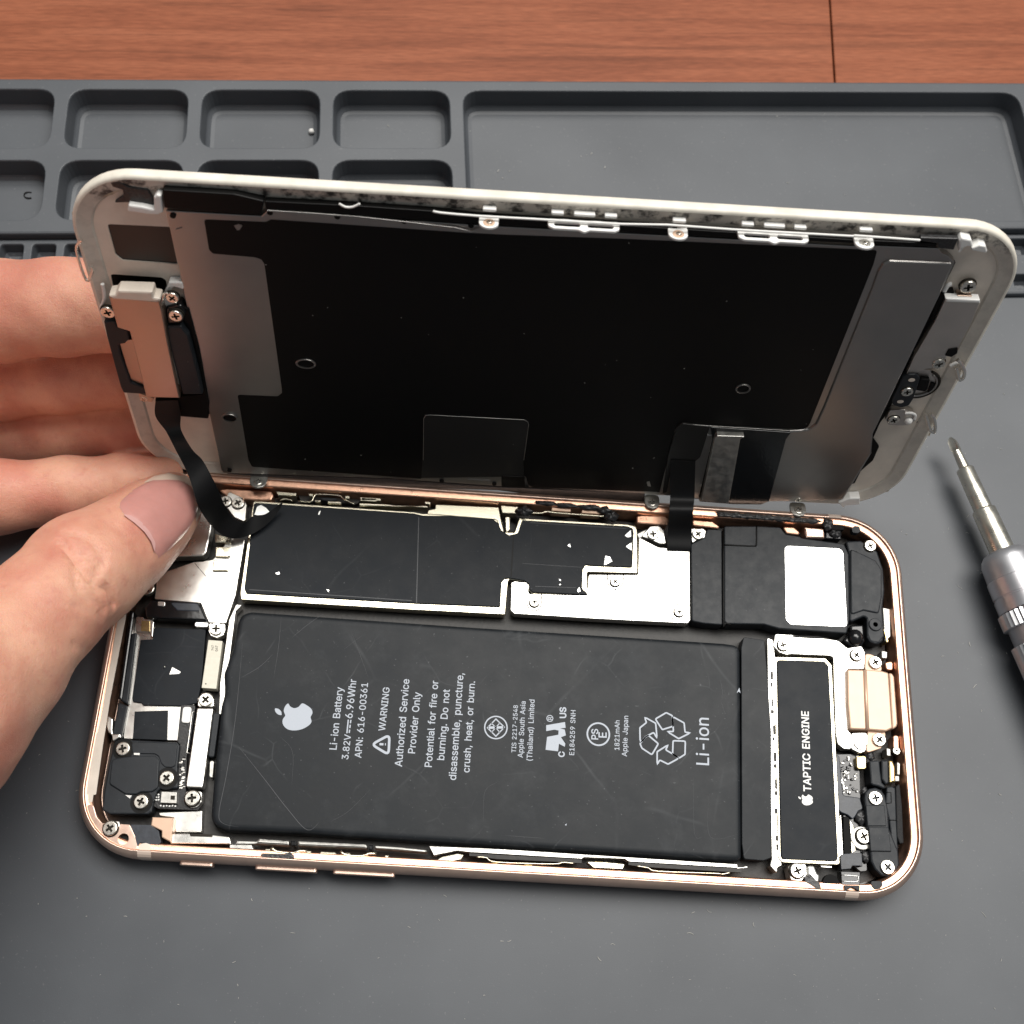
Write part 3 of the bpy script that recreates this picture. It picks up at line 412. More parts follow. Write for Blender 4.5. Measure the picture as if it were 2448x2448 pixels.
wm = root('repair_mat', 'grey silicone repair mat with moulded parts trays under the open phone', 'repair mat', (MO.x, MO.y, 0), (0, 0, MANG))
def rr(x0, y0, x1, y1, r): return rect((x0 + x1) / 2, (y0 + y1) / 2, x1 - x0, y1 - y0, r, 0, 6)
def tray(name, outer, holes, z, zbot, parent, depth, r, zoff=0.0):
    """raised strip with rounded pockets"""
    vs, fs = platev(outer, zbot, z, holes, .5, .01)
    # drop the flat pocket bottoms made above, loft real rounded walls instead
    hs = {len(h) for h in holes}
    keep = []
    for f in fs:
        if len(f) > 4: continue
        keep.append(f)
    V_, F_ = vs, keep
    for h in holes:
        h = ccw(h); rings = []
        for d, zz in ((0, z - .008), (.12, z - .06), (.25, z - .3), (.55, z - depth * .8), (.8, z - depth + .7), (1.3, z - depth + .18), (2.1, z - depth)):
            q = off(h, d) if d else h
            rings.append([(x, y, zz) for x, y in q])
        a, b = loftv(rings, True, False, True)
        # faces point up and inwards
        b = [tuple(reversed(f)) if len(f) <= 4 else f for f in b]
        V_, F_ = join([(V_, F_), (a, b)])
    return mesh(name, V_, F_, 'rubber', parent)
# pockets read off the photograph (mat axes)
def box_of(s, z):
    p = TM(s, z); xs = [q[0] for q in p]; ys = [q[1] for q in p]; return min(xs), min(ys), max(xs), max(ys)
b2 = box_of('A 247,442 710,442', ZT); b3 = box_of('A 752,448 1208,448', ZT); b4 = box_of('A 1254,452 1700,452', ZT)
t1 = TM('A 480,330 980,337 1480,341', ZT); y1t = sum(p[1] for p in t1) / 3
t2 = TM('A 480,556 980,561 1480,566', ZT); y1b = sum(p[1] for p in t2) / 3
t3 = TM('A 450,597 960,601 1480,605', ZT); y2t = sum(p[1] for p in t3) / 3
y2b = TM('A 230,832', ZT)[0][1]
pit = (b4[0] - b2[0]) / 2; wd = (b2[2] - b2[0] + b3[2] - b3[0] + b4[2] - b4[0]) / 3
holes = []
for k in range(-2, 3):
    x0 = b2[0] + k * pit
    holes.append(rr(x0, y1b, x0 + wd, y1t, 4.2)); holes.append(rr(x0, y2b, x0 + wd, y2t, 4.2))
bx0 = TM('A 1748,480', ZT)[0][0]; bx1 = TM('B 1925,400', ZT)[0][0]; byb = TM('B 1850,836', ZT)[0][1]
holes.append(rr(bx0, byb, bx1, y1t, 4.2))
ystep1 = TM('K6 1850,190', ZT)[0][1]; ystep1b = TM('A 100,868', ZT)[0][1]; ystep = (ystep1 + ystep1b) / 2
ystep2 = TM('K6 1850,712', ZB)[0][1]
XL, XR = -150, 420
tray('compartment_tray', fil([(XL, ystep), (XR, ystep), (XR, 0), (XL, 0)], 3), holes, ZT, ZD + .05, wm, 5.4, 3)
sl = []
sy = [TM('A 60,918', ZB)[0][1], TM('K7 400,100', ZB)[0][1]]
sx = TM('A 118,930 215,930 240,930', ZB); sw = sx[1][0] - sx[0][0]; sp = sx[2][0] - sx[0][0]
row2 = [TM('K6 1880,540', ZB)[0][1], TM('K6 1880,676', ZB)[0][1]]
for k in range(-6, 46):
    x = sx[0][0] + k * sp
    if x < XL + 8 or x > XR - 12: continue
    sl.append(rr(x, sy[1], x + sw, sy[0], 1.1)); sl.append(rr(x - 1.2, row2[1], x - 1.2 + sw, row2[0], 1.1))
tray('slot_strip', [(XL, ystep2), (XR, ystep2), (XR, ystep + .0), (XL, ystep + .0)], sl, ZB, ZD + .05, wm, 2.9, 1)
plate('work_surface', fil([(XL, -330), (XR, -330), (XR, ystep2 - .02), (XL, ystep2 - .02)], 4), ZD + .05, 0, 'rubber', wm, b=.3)
# lint and crumbs: nobody could count them
V_, F_ = [], []
def fleck(x, y, z, l, w_, a, curl=0.0):
    global V_, F_
    pts = [(x + math.cos(a + curl * t) * l * (t - .5), y + math.sin(a + curl * t) * l * (t - .5), z + w_ * .5) for t in (0, .33, .66, 1)]
    V_, F_ = join([(V_, F_), tubev(pts, [w_ * .3, w_ * .5, w_ * .5, w_ * .25], 5)])
for s in ('M5 460,730 425,1570 265,1310 680,1020 600,1490 535,1115 770,1390 845,1550 585,755 590,645', 'N6 137,410 1755,475 1490,493 1410,497', 'M7 1800,1205',
          'X 2352,2186 1465,2256 1218,2250 1432,2293 1200,2250 905,2290 2020,1680 2290,1560 2330,1640 2390,1900 2300,2010 700,2230 300,2190 1800,2210 1650,2230 560,2300 240,2330 1900,2330 2100,2390'):
    for p in T(s, 0): fleck(p[0], p[1], .02, rnd.uniform(.15, 1.3), rnd.uniform(.06, .13), rnd.uniform(0, 3.1), rnd.uniform(-1, 1))
for s in ('B 405,410 1180,430 350,632 405,560 1780,570 1500,390 260,590 280,585 300,580 800,520 1000,440 120,420 1820,400 1670,785 1255,735 670,820 1040,690', 'A 1880,645 1775,495 1895,672 370,398 440,395 1465,475 1040,660 1410,700 640,800', 'K4 1155,25 1110,75 590,130 320,120'):
    for p in T(s, ZT - 5.4): fleck(p[0], p[1], ZT - 5.4 + .02, rnd.uniform(.15, .7), rnd.uniform(.08, .18), rnd.uniform(0, 3.1))
for _ in range(260):
    p = fr_m((rnd.uniform(0, 230), rnd.uniform(-230, ystep2 - 3)))
    fleck(p[0], p[1], .02, rnd.uniform(.12, .5), rnd.uniform(.05, .12), rnd.uniform(0, 3.1), rnd.uniform(-1, 1))
M['lint'] = mat('pale_lint', (.42, .41, .38, 1), .7)
tag(mesh('lint', V_, F_, 'lint'), 'pale specks and short hairs of lint scattered over the grey mat', 'lint', kind='stuff')
# the round white crumb in a pocket
c = T('A 1176,502', ZT - 5.4)[0]
def ballv(r, n=14, k=8, f=lambda th, ph: 1.0):
    rings = []
    for i in range(k + 1):
        th = math.pi * (i + .001) / (k + .002); rings.append([(r * f(th, 2 * math.pi * j / n) * math.sin(th) * math.cos(2 * math.pi * j / n), r * f(th, 2 * math.pi * j / n) * math.sin(th) * math.sin(2 * math.pi * j / n), -r * f(th, 2 * math.pi * j / n) * math.cos(th)) for j in range(n)])
    return loftv(rings, True, True, True)
vs, fs = ballv(.62, n=20, k=12, f=lambda t_, p_: 1 + .05 * math.sin(3 * p_ + 2 * t_)); o = mesh('crumb', vs, fs, 'white_hi', smooth=True, loc=(c[0], c[1], ZT - 5.4 + .55)); tag(o, 'small round white crumb lying in a pocket of the mat tray', 'crumb')
# curled black hair scrap in the lower left pocket
c = T('A 110,738', ZT - 5.4)[0]
o = tube('hair_scrap', [(c[0] + 1.0 * math.cos(a), c[1] + .8 * math.sin(a), ZT - 5.25 + .1 * math.sin(3 * a)) for a in [k * .35 + 1.2 for k in range(13)]], .13, 'black', None); tag(o, 'curled black scrap lying in a corner pocket of the mat tray', 'scrap')

# ================================================================ THE PHONE BODY
W2, H2, RC = 70.7, 34.4, 11.4
ph = root('phone', 'opened rose copper smartphone lying on the grey mat with battery and boards exposed', 'smartphone')
def ring(d, z, n=9):
    p = []
    for cx, cy, a0 in ((W2 - RC, H2 - RC, 0), (-W2 + RC, H2 - RC, 90), (-W2 + RC, -H2 + RC, 180), (W2 - RC, -H2 + RC, 270)):
        for k in range(n + 1):
            a = math.radians(a0 + 90 * k / n); r_ = max(RC - d, .2); p.append((cx + r_ * math.cos(a), cy + r_ * math.sin(a), z))
    return p
ext = [(2.6, .12), (1.5, .4), (.7, 1.0), (.22, 1.9), (.02, 2.9), (0, 3.7), (0, 4.7), (.06, 5.4), (.26, 5.95), (.6, 6.35), (.92, 6.56), (1.05, 6.6), (1.16, 6.58), (1.24, 6.40)]
vs, fs = loftv([ring(d, z, 14) for d, z in ext]); mesh('outer_frame', vs, fs, 'copper', ph, smooth=True, sharp=60)
lip = [(1.24, 6.40), (1.32, 6.16), (1.42, 6.12), (2.25, 6.08), (2.42, 5.92), (2.48, 5.2), (2.55, 4.2), (2.6, 1.2)]
vs, fs = loftv([ring(d, z, 14) for d, z in lip]); mesh('inner_ledge', vs, fs, 'copper_in', ph, smooth=True, sharp=30)
vs, fs = loftv([ring(2.6, .12, 14)], cap0=True); vs, fs = vs, [tuple(range(len(vs)))[::-1]]; mesh('back_glass', vs, fs, 'glass', ph)
plate('inner_floor', [p[:2] for p in ring(2.9, 0, 14)], .6, 1.9, 'floor', ph, b=0)
# plastic antenna bands across the rim
def bandat(x, y, w_, vert):
    """short light band wrapped over the rim"""
    rings = []
    sgn = 1 if y > 0 else -1
    for d, z in ext[2:]:
        rings.append([(x - w_ / 2, (H2 - d + .03) * sgn, z + .02), (x + w_ / 2, (H2 - d + .03) * sgn, z + .02)])
    vs, fs = loftv(rings, False); 
    if sgn < 0: fs = fs
    else: fs = [tuple(reversed(f)) for f in fs]
    mesh('antenna_band', vs, fs, 'band', ph)
for s in ('X 344,2042', 'X 2038,2136'): bandat(T(s, 6.5)[0][0], -1, 2.2, 0)
for s in ('X 1996,1236', ): bandat(T(s, 6.5)[0][0], 1, 2.4, 0)
# side buttons (mute switch, two volume keys)
for a, b, nm in (('Q6 118,494', 'Q6 428,512', 'mute_switch'), ('Q6 815,520', 'Q6 1385,555', 'volume_button'), ('N1 818,1758', 'N1 1226,1778', 'volume_button')):
    x0 = T(a, 3.9)[0][0]; x1 = T(b, 3.9)[0][0]
    vs, fs = platev(rect((x0 + x1) / 2, 3.6, x1 - x0, 1.9, .45), 0, .72, (), .12)
    vs = [(x, -H2 + .15 - z, y + .1) for x, y, z in vs]; fs = [tuple(reversed(f)) for f in fs] if False else fs
    mesh(nm, vs, fs, 'copper', ph)
def PL(name, s, z0, z1, m, holes=(), b=.12, r=.5, parent=None, grow=0.0, hd=None, label=None):
    p = ccw(T(s, z1))
    if grow: p = off(p, -grow)
    return plate(name, fil(p, r), z0, z1, m, parent or ph, holes, b, hd, label)

def line3(name, s, z, r, m, parent, k=3):
    pts = crom([(x, y, z) for x, y in T(s, z)], k); vs, fs = tubev(pts, r, 6); return mesh(name, vs, fs, m, parent, smooth=True)
# ---- battery
bt = root('battery', None, None); bt.parent = ph
ZBt = 5.3
bp = fil(ccw(T('N1 185,95 215,45 275,28 N2 0,125 1735,236 1852,252 1862,1680 1780,1680 N1 620,1500 100,1478 25,1440 8,1380 40,1000 78,640 100,590 92,440 150,280', ZBt)), 2.2, 4)
rings = []
for d, z in ((-.05, 2), (-.05, 3.6), (.0, 4.3), (.15, 4.85), (.4, 5.15), (.75, 5.27), (1.2, ZBt)):
    q = off(bp, d) if d else bp; rings.append([(x, y, z) for x, y in q])
vs, fs = loftv(rings)
n = len(bp); lp = [Vector((v[0], v[1], 0)) for v in vs[-n:]]; b0 = len(vs) - n
for t in tessellate_polygon([lp]):
    a, b, c = (b0 + k for k in t)
    if (vs[b][0] - vs[a][0]) * (vs[c][1] - vs[a][1]) - (vs[b][1] - vs[a][1]) * (vs[c][0] - vs[a][0]) < 0: b, c = c, b
    fs.append((a, b, c))
mesh('cell_wrap', vs, fs, 'batt', bt, smooth=True, sharp=35)
PL('end_strip', 'N2 1870,200 M4 905,1325 930,1640 950,1932 N3 250,1590 200,1608 75,1598 62,1500 58,260', 2, 4.95, 'batt', parent=bt, b=.12)
ZP = ZBt + .015
prt = []
for s_, a, b in (('Li-ion Battery', (840, 945), (884, 533)), ('3.82V', (917, 1010), (936, 845)), ('6.96Whr', (944, 738), (972, 481)), ('APN: 616-00361', (1003, 1000), (1048, 505)),
                 ('WARNING', (1160, 822), (1191, 535)), ('Authorized Service', (1272, 1058), (1321, 480)), ('Provider Only', (1358, 970), (1396, 566)),
                 ('Potential for fire or', (1468, 1060), (1512, 491)), ('burning. Do not', (1550, 1014), (1588, 548)), ('disassemble, puncture,', (1628, 1146), (1678, 440)),
                 ('crush, heat, or burn.', (1717, 1096), (1754, 494))):
    prt.append(text_on(s_, 'N1', a, b, ZP, .16))
for s_, a, b, bo in (('TIS 2217-2548', (368, 964), (381, 652), .14), ('Apple South Asia', (413, 998), (432, 626), .14), ('(Thailand) Limited', (474, 1018), (491, 615), .14),
                     ('C', (688, 994), (688, 956), .5), ('US', (699, 737), (698, 664), .5), ('R', (606, 748), (606, 728), .1), ('E184259 SNH', (752, 981), (762, 685), .14),
                     ('PS', (910, 878), (910, 808), .25), ('E', (966, 866), (966, 831), .25), ('1821mAh', (1050, 948), (1052, 752), .14), ('Apple Japan', (1100, 990), (1109, 722), .14), ('Li-ion', (1642, 1048), (1640, 736), .1)):
    prt.append(text_on(s_, 'N2', a, b, ZP, bo))
def flat(poly, z=ZP):
    """a printed shape, flat"""
    p = ccw(poly); t = tessellate_polygon([[Vector((x, y, 0)) for x, y in p]]); f = []
    for a, b, c in t:
        if (p[b][0] - p[a][0]) * (p[c][1] - p[a][1]) - (p[b][1] - p[a][1]) * (p[c][0] - p[a][0]) < 0: b, c = c, b
        f.append((a, b, c))
    return [(x, y, z) for x, y in p], f
def outl(poly, w_, z=ZP, closed=True):
    """even line drawn along a closed outline"""
    p = ccw(poly); a = off(p, -w_ / 2); b = off(p, w_ / 2); n = len(p)
    return [(x, y, z) for x, y in a] + [(x, y, z) for x, y in b], [(i, (i + 1) % n, n + (i + 1) % n, n + i) for i in range(n)]
def ln(s, w_, z=ZP):
    p = T(s, z); return join([flat(stroke(p[i], p[i + 1], w_), z) for i in range(len(p) - 1)])
# direct-current sign
prt += [ln('N1 909,836 918,746', .22), ln('N1 924,834 927,812', .22), ln('N1 928,802 931,780', .22), ln('N1 932,770 935,748', .22)]
prt += [outl(fil(T('N1 1072,910 1190,846 1184,978', ZP), .5), .42), ln('N1 1124,908 1150,909', .38), ln('N1 1160,909 1166,909', .38)]
def circp(s, rpx, z=ZP, n=40, lid=False):
    x, y = pix(s)[0]; c_ = CR[s.split()[0]][2]; e = T('X %f,%f' % (x + rpx / c_, y), z)[0]; e2 = T('X %f,%f' % (x, y + rpx / c_), z)[0]; c0 = T('X %f,%f' % (x, y), z)[0]
    return circ(c0[0], c0[1], (abs(e[0] - c0[0]) + abs(e2[1] - c0[1])) / 2, n)
prt += [outl(circp('N2 236,798', 74), .22), outl(circp('N2 912,842', 73), .28), outl(circp('N2 592,738', 20), .13)]
prt += [outl(T('N2 180,800 236,742 292,796 236,856', ZP), .2), ln('N2 184,799 290,797', .42), ln('N2 207,768 262,830', .16), ln('N2 262,768 207,830', .16)]
# component recognition mark
prt += [flat(T('N2 568,783 692,762 696,800 660,804 690,812 698,850 665,862 694,905 690,925 652,905 646,955 564,945 566,925 574,860 648,846 650,818 622,812 568,822', ZP))]
prt += [flat(T('N2 600,880 640,876 640,920 632,915 622,890 600,905', ZP), ZP + .01)]
# recycling triangle, three folded arrows in outline
for s_ in ('N2 1188,905 1186,800 1230,765 1215,728 1290,770 1300,875 1278,830 1222,860',
           'N2 1222,862 1242,850 1308,905 1265,978 1200,935 1187,905',
           'N2 1288,742 1360,700 1400,720 1405,790 1335,812 1330,806',
           'N2 1405,790 1400,725 1478,768 1484,830 1522,832 1442,872 1362,822 1408,826',
           'N2 1405,885 1486,888 1484,975 1445,1000 1402,972',
           'N2 1445,1000 1372,1040 1316,1012 1300,1046 1300,958 1376,910 1355,945 1402,972'):
    prt.append(outl(fil(T(s_, ZP), .25, 2), .26))
def fruit(s, k, z, ang=math.pi / 2):
    """bitten fruit emblem"""
    cx, cy = T(s, z)[0]
    body = [(-.05, .78), (-.3, .9), (-.62, .82), (-.88, .5), (-.93, .05), (-.8, -.45), (-.52, -.85), (-.28, -.97), (0, -.88), (.28, -.97), (.55, -.85), (.78, -.5), (.86, -.22), (.62, -.02), (.52, .25), (.62, .52), (.8, .68), (.6, .85), (.3, .9), (.05, .78)]
    leaf = [(.02, 1.0), (.03, 1.2), (.2, 1.42), (.42, 1.48), (.4, 1.25), (.24, 1.06)]
    r_ = []
    for q in (body, leaf):
        q = [(x, y) for x, y in q]; sm = []
        c3 = crom([(x, y, 0) for x, y in q] + [(q[0][0], q[0][1], 0)], 4)[:-1]
        for v in c3: sm.append((cx + (v.x * math.cos(ang) - v.y * math.sin(ang)) * k, cy + (v.x * math.sin(ang) + v.y * math.cos(ang)) * k))
        r_.append(flat(sm, z))
    return join(r_)
prt.append(fruit('N1 580,724', 2.62, ZP))
for vs, fs in prt: mesh('lettering', vs, fs, 'print', bt)
# creases in the wrap, thin raised folds
cr = []
for s_, w_ in (('N1 150,870 350,1120 520,1340 650,1475 740,1405', .16), ('N1 200,475 330,400 425,310', .12), ('N1 750,50 650,120 540,210', .12), ('N1 232,75 200,475 165,800 110,1130 65,1360 90,1430 200,1455', .14),
               ('N1 475,70 460,250 425,480', .08), ('N1 940,170 1000,330 1050,470', .06), ('N1 880,290 1010,190', .05), ('N1 545,1180 550,960 470,860', .05), ('N1 1060,1210 920,1350 800,1420', .06), ('N1 1900,1160 1820,1220 1810,1420', .05),
               ('N2 1715,480 1730,560 1725,620', .10), ('N2 290,1510 420,1520 560,1530', .08), ('N2 1540,1110 1545,1490 1600,1520', .06), ('N2 1720,620 1750,720', .07), ('N2 1640,1250 1650,1520 1840,1500', .05)):
    pts = [Vector(p + (0,)) for p in T(s_, ZBt)]; pts = crom(pts, 6); m_ = len(pts)
    tb = tubev([(p.x, p.y, ZBt - w_ * .12) for p in pts], [max(.01, w_ * .5 * math.sin(math.pi * (i + .5) / m_)) for i in range(m_)], 6)
    mesh('wrap_crease', tb[0], tb[1], 'crease', bt, smooth=True)
for s_ in ('N2 1842,535 1825,570 1840,560 1850,572', 'N2 690,1440 704,1432 700,1446'):
    PL('nick', s_, ZBt - .3, ZBt + .04, 'print', parent=bt, b=0, r=0)

# ---- logic board shield with black film (upper middle)
bd = root('board_shield', None, None); bd.parent = ph
film = 'M2 505,500 520,488 1740,570 1800,585 1932,588 M3 250,590 575,612 612,640 640,700 700,738 765,722 800,622 860,625 1610,668 1652,685 1658,720 1650,985 1330,972 1290,965 1268,1000 1262,1145 1300,1190 1290,1196 880,1178 850,1150 850,1112 815,1088 700,1068 665,1072 642,1100 632,1290 M2 1750,1262 445,1185 430,1150 470,830'
p = fil(ccw(T(film, 4.95)), .35)
plate('film_cover', p, 3, 4.95, 'film', bd, b=.1)
plate('plated_rim', fil(off(fil(ccw(T('M2 500,482 515,474 1740,560 1800,572 1932,575 M3 250,578 575,600 630,620 M3 660,715 740,718 780,600 860,612 1610,655 1672,672 1685,700 1688,1032 1300,1022 1298,1060 1305,1196 880,1192 838,1150 838,1112 815,1095 700,1078 690,1100 668,1350 M2 1750,1315 405,1235 400,1180 450,830', 4.6)), .3), -.02), .3), 2.6, 4.6, 'gold_edge', bd, b=.15)
PL('seam', 'M3 728,742 738,742 720,1060 708,1060', 4.9, 4.97, 'groove', parent=bd, b=0, r=0)
PL('seam', 'M2 1772,600 1777,600 1760,1262 1754,1262', 4.9, 4.962, 'crease', parent=bd, b=0, r=0)
for s_ in ('M2 470,1155 1720,1240 1722,1245 470,1160', 'M3 860,640 1600,685 1600,688 860,643', 'M3 900,1130 1215,1142 1215,1145 900,1133', 'M3 800,955 1260,985 1260,987 800,957'):
    PL('film_crease', s_, 4.9, 4.962, 'crease', parent=bd, b=0, r=0)
for s_ in ('M3 1590,742 1635,700 1638,750 1615,755', 'M3 1598,826 1640,795 1642,856', 'M3 1440,898 1475,905 1492,940 1432,970', 'M3 1148,820 1165,803 1174,832', 'M2 670,1030 700,1020 705,1038 685,1042', 'M2 1005,560 1020,548 1010,580 1000,582', 'M2 1065,1155 1085,1160 1080,1178', 'M3 1225,1160 1240,1138 1248,1170 1230,1178', 'M3 1283,1160 1300,1145 1300,1190', 'M3 1082,1085 1092,1075 1097,1092', 'M3 1085,1118 1095,1113 1095,1124'):
    PL('nick', s_, 4.9, 4.985, 'nick', parent=bd, b=0, r=0)
PL('tape_glint', 'M2 530,520 560,505 600,530 640,575 570,590 510,580', 4.9, 5.02, 'nick', parent=bd, b=0, r=0)  # glint on the film painted as a bright flat piece
# far-side wide plated flange and the small socket beside it
PL('plated_flange', 'Q2 925,165 1620,195 1640,300 1680,480 1640,470 1605,345 1580,330 830,270 850,225 920,215', 3, 4.75, 'gold_edge', r=.2)
PL('grounding_clip', 'Q2 1640,175 1840,190 1810,265 1660,260', 3, 5.4, 'gold_edge', r=.2)
PL('grounding_clip', 'Q2 1690,300 1745,300 1745,440 1700,480', 3, 4.6, 'gold_edge', r=.4)

# ---- big bare shield (centre right)
bs = root('bare_shield', None, None); bs.parent = ph
PL('shield_plate', 'M3 715,1100 745,1092 840,1102 852,1188 1298,1200 1310,1040 1690,1042 1698,760 M4 85,650 205,712 395,726 412,742 416,1195 398,1216 0,1197 M3 1300,1380 740,1345 708,1318', 3, 4.9, 'steel', parent=bs, b=.15, r=.35)
for s_, rz in (('M3 893,1255', .3), ('M3 1515,1098', .8), ('M4 340,1140', .2)): scr(bs, s_, 5.2, 1.1, rz)
for s_ in ('M3 838,1190 838,1270 860,1310 893,1322 925,1310 947,1270 947,1190', 'M3 1458,1045 1458,1100 1480,1140 1515,1158 1550,1140 1577,1100 1578,1045', 'M4 410,1095 320,1092 298,1110 293,1160 300,1190'):
    pts = crom([(x, y, 4.9) for x, y in T(s_, 4.9)], 4)
    vs, fs = tubev([(p_.x, p_.y, 4.92) for p_ in pts], .11, 6); mesh('lug_outline', vs, fs, 'groove', bs, smooth=True)
PL('screw_bracket', 'M4 92,640 150,575 205,570 240,600 255,690 210,688 150,660', 3, 5.15, 'steel', r=.3); scr(ph, 'M4 168,628', 5.3, 1.35, .1)
PL('screw_bracket', 'M4 420,588 500,590 520,605 510,650 455,668 425,688', 3, 5.15, 'steel', r=.3); scr(ph, 'M4 465,628', 5.3, 1.3, .7)
PL('dark_clip', 'M4 60,625 130,590 100,645 75,655', 3, 5.0, 'steel_dull', r=.1)

# ---- loudspeaker box
sp = root('speaker_module', None, None); sp.parent = ph
PL('speaker_edge', 'M4 418,690 505,650 525,592 626,595 632,1226 500,1215 425,1200', 2.4, 5.2, 'plastic', parent=sp, b=.2)
PL('speaker_box', 'M4 638,572 860,572 1010,580 1045,625 1140,640 1150,650 1430,690 1462,760 1466,1190 1448,1282 1000,1250 900,1222 655,1218 638,1200', 2.4, 5.55, 'plastic', parent=sp, b=.22)
line3('moulded_groove', 'M4 634,698 830,706 846,700 851,685 851,572', 5.52, .17, 'groove', sp)
line3('moulded_groove', 'M4 632,598 634,1190 645,1212 680,1222', 5.5, .2, 'groove', sp)
PL('speaker_sticker', 'M4 1038,702 1400,722 1422,742 1450,1238 1075,1222 1046,1190', 5.5, 5.6, 'sticker', parent=sp, b=.03, r=.9)
PL('speaker_end', 'M4 1440,672 1540,668 1650,740 1690,860 1698,1000 1685,1120 1690,1200 1698,1300 1660,1348 1600,1335 1582,1290 1580,1180 1560,1170 1478,1205 1466,1190 1462,760', 2.4, 5.35, 'plastic', parent=sp, b=.3,
   holes=[circp('M4 1505,760', 22, 5.35, 20)], hd=1.2)
PL('speaker_end_pad', 'M4 1470,720 1560,760 1640,800 1680,860 1680,1040 1660,1150 1560,1130 1475,1160', 5, 5.6, 'plastic', parent=sp, b=.25)
vs, fs = platev(circp('M4 1637,1222', 42, 5.6, 24), 4.8, 5.65, [circp('M4 1637,1222', 16, 5.65, 16)], .12, .3); mesh('boss_ring', vs, fs, 'plastic', sp)
scr(sp, 'M4 1600,705', 5.55, 1.35, .5)
PL('rubber_pad', 'M4 1420,1330 1470,1270 1470,1225 1560,1220 1570,1330 1540,1372 1495,1378', 3, 4.8, 'plastic_g', parent=sp, b=.4)
vs, fs = ballv(1.4); o = mesh('rubber_bead', [(x, y * 1.1, z * .7) for x, y, z in vs], fs, 'plastic_g', sp, smooth=True); p = T('M4 1505,1308', 5)[0]; o.location = (p[0] * S, p[1] * S, .50)
plate('groove_slot', T('M4 1090,1296 1250,1300 1330,1312 1240,1316 1095,1306', 4.9), 4.6, 4.93, 'groove', ph, b=0)

# ---- L-shaped bracket, charging-port cover, haptic motor
lb = root('port_bracket', None, None); lb.parent = ph
PL('bracket_plate', 'N3 272,172 380,178 600,203 672,215 730,262 820,248 842,290 838,396 728,396 738,790 752,800 755,905 705,900 668,870 655,800 640,322 620,312 375,302 345,306 300,292 262,250', 3, 4.85, 'steel', parent=lb, b=.14, r=.5)
PL('port_cover_tab', 'N4 930,345 1000,350 1110,395 1145,450 1150,580 925,570', 3, 4.9, 'tan', parent=lb, r=.5)
PL('port_cover_tab', 'N4 965,1340 1200,1370 1192,1540 1130,1600 940,1660', 3, 4.9, 'tan', parent=lb, r=.5)
PL('lower_lug', 'N4 745,1390 960,1385 970,1500 930,1640 860,1660 740,1600', 3, 5.1, 'steel', parent=lb, r=.7)
PL('port_cover', 'N4 692,552 900,558 950,552 1150,570 1240,598 1290,1330 1210,1368 970,1350 730,1340 700,1000', 3.4, 5.9, 'tan', parent=lb, b=.25, r=.3)
PL('port_cover_step', 'N4 1245,600 1285,602 1315,650 1360,1270 1345,1310 1290,1350', 3.4, 5.55, 'tan', parent=lb, b=.25, r=.4)
vs, fs = tubev([(x, y, 5.85) for x, y in T('N4 925,565 958,1345', 5.9)], .38, 8); mesh('port_cover_fold', vs, fs, 'tan', lb, smooth=True)
PL('gold_tab', 'N4 812,1700 945,1690 945,1870 820,1870', 3, 4.6, 'gold', parent=lb, b=.15)
for s_, r_, a_ in (('N3 322,246', 1.25, .3), ('N3 785,308', 1.3, .9), ('N4 1060,465', 1.45, .5), ('N4 1112,1482', 1.45, .9), ('N4 858,1530', 1.4, .1)): scr(lb, s_, 5.1, r_, a_)
hm = root('haptic_motor', None, None); hm.parent = ph
hp = 'N3 285,336 585,345 612,375 672,1580 664,1612 325,1598 312,1580'
PL('motor_lid', hp, 3, 5.0, 'film', parent=hm, b=.1, r=.6)
PL('motor_rim', hp, 2.2, 4.6, 'gold_edge', parent=hm, b=.12, r=.6, grow=.55)
prt = [text_on('TAPTIC ENGINE', 'N3', (500, 1172), (484, 664), 5.015, .32), fruit('N3 475,1222', 1.02, 5.015)]
for vs, fs in prt: mesh('lettering', vs, fs, 'white_hi', hm)
PL('divider_rail', 'N3 222,195 262,210 275,330 290,900 312,1590 316,1640 290,1650 285,1690 240,1640 250,1600 236,900 226,500', 2, 4.4, 'steel', b=.15, r=.3)
for k in range(22):
    t = k / 21; x = 252 + 38 * t; y = 380 + 1200 * t
    p = T('N3 %f,%f' % (x + rnd.uniform(-6, 6), y), 4.4)[0]
    plate('rail_notch', rect(p[0], p[1], rnd.uniform(.25, .7), rnd.uniform(.5, 1.8), .1), 4.2, 4.44, 'floor' if k % 3 else 'steel_dull', ph, b=0)

# ---- right column: boards, antenna block, sponge
ab = root('antenna_module', None, None); ab.parent = ph
PL('circuit_board', 'N5 520,15 800,10 860,250 870,600 900,760 960,1560 870,1570 600,1360 640,820 560,760', 1.9, 3.6, 'plastic_g', parent=ph, b=.1)
PL('flex_ribbon', 'N5 525,20 590,30 640,560 860,590 905,740 840,768 800,840 765,880 700,820 620,790 565,750', 3, 4.3, 'tape', parent=ph, b=.15)
for k in range(46):
    cx = 610 + rnd.random() * 225; cy = 40 + rnd.random() * 500; p = T('N5 %f,%f' % (cx, cy), 3.9)[0]
    plate('component', rect(p[0], p[1], rnd.choice((.25, .35, .5, .8)), rnd.choice((.2, .3, .35)), .06, rnd.choice((0, 1.57, .5))), 3.4, rnd.uniform(3.75, 4.1), rnd.choice(('steel', 'plastic_g', 'steel_dull', 'plastic_g')), ph, b=.07)
PL('fixing_strip', 'N5 592,825 612,820 640,1340 610,1370 590,1350', 2, 4.5, 'steel', b=.08, r=.05)
for y in (990, 1180, 830): PL('strip_notch', 'N5 568,%d 595,%d 595,%d 568,%d' % (y - 20, y - 20, y + 22, y + 22), 4.3, 4.53, 'groove', b=0, r=0)
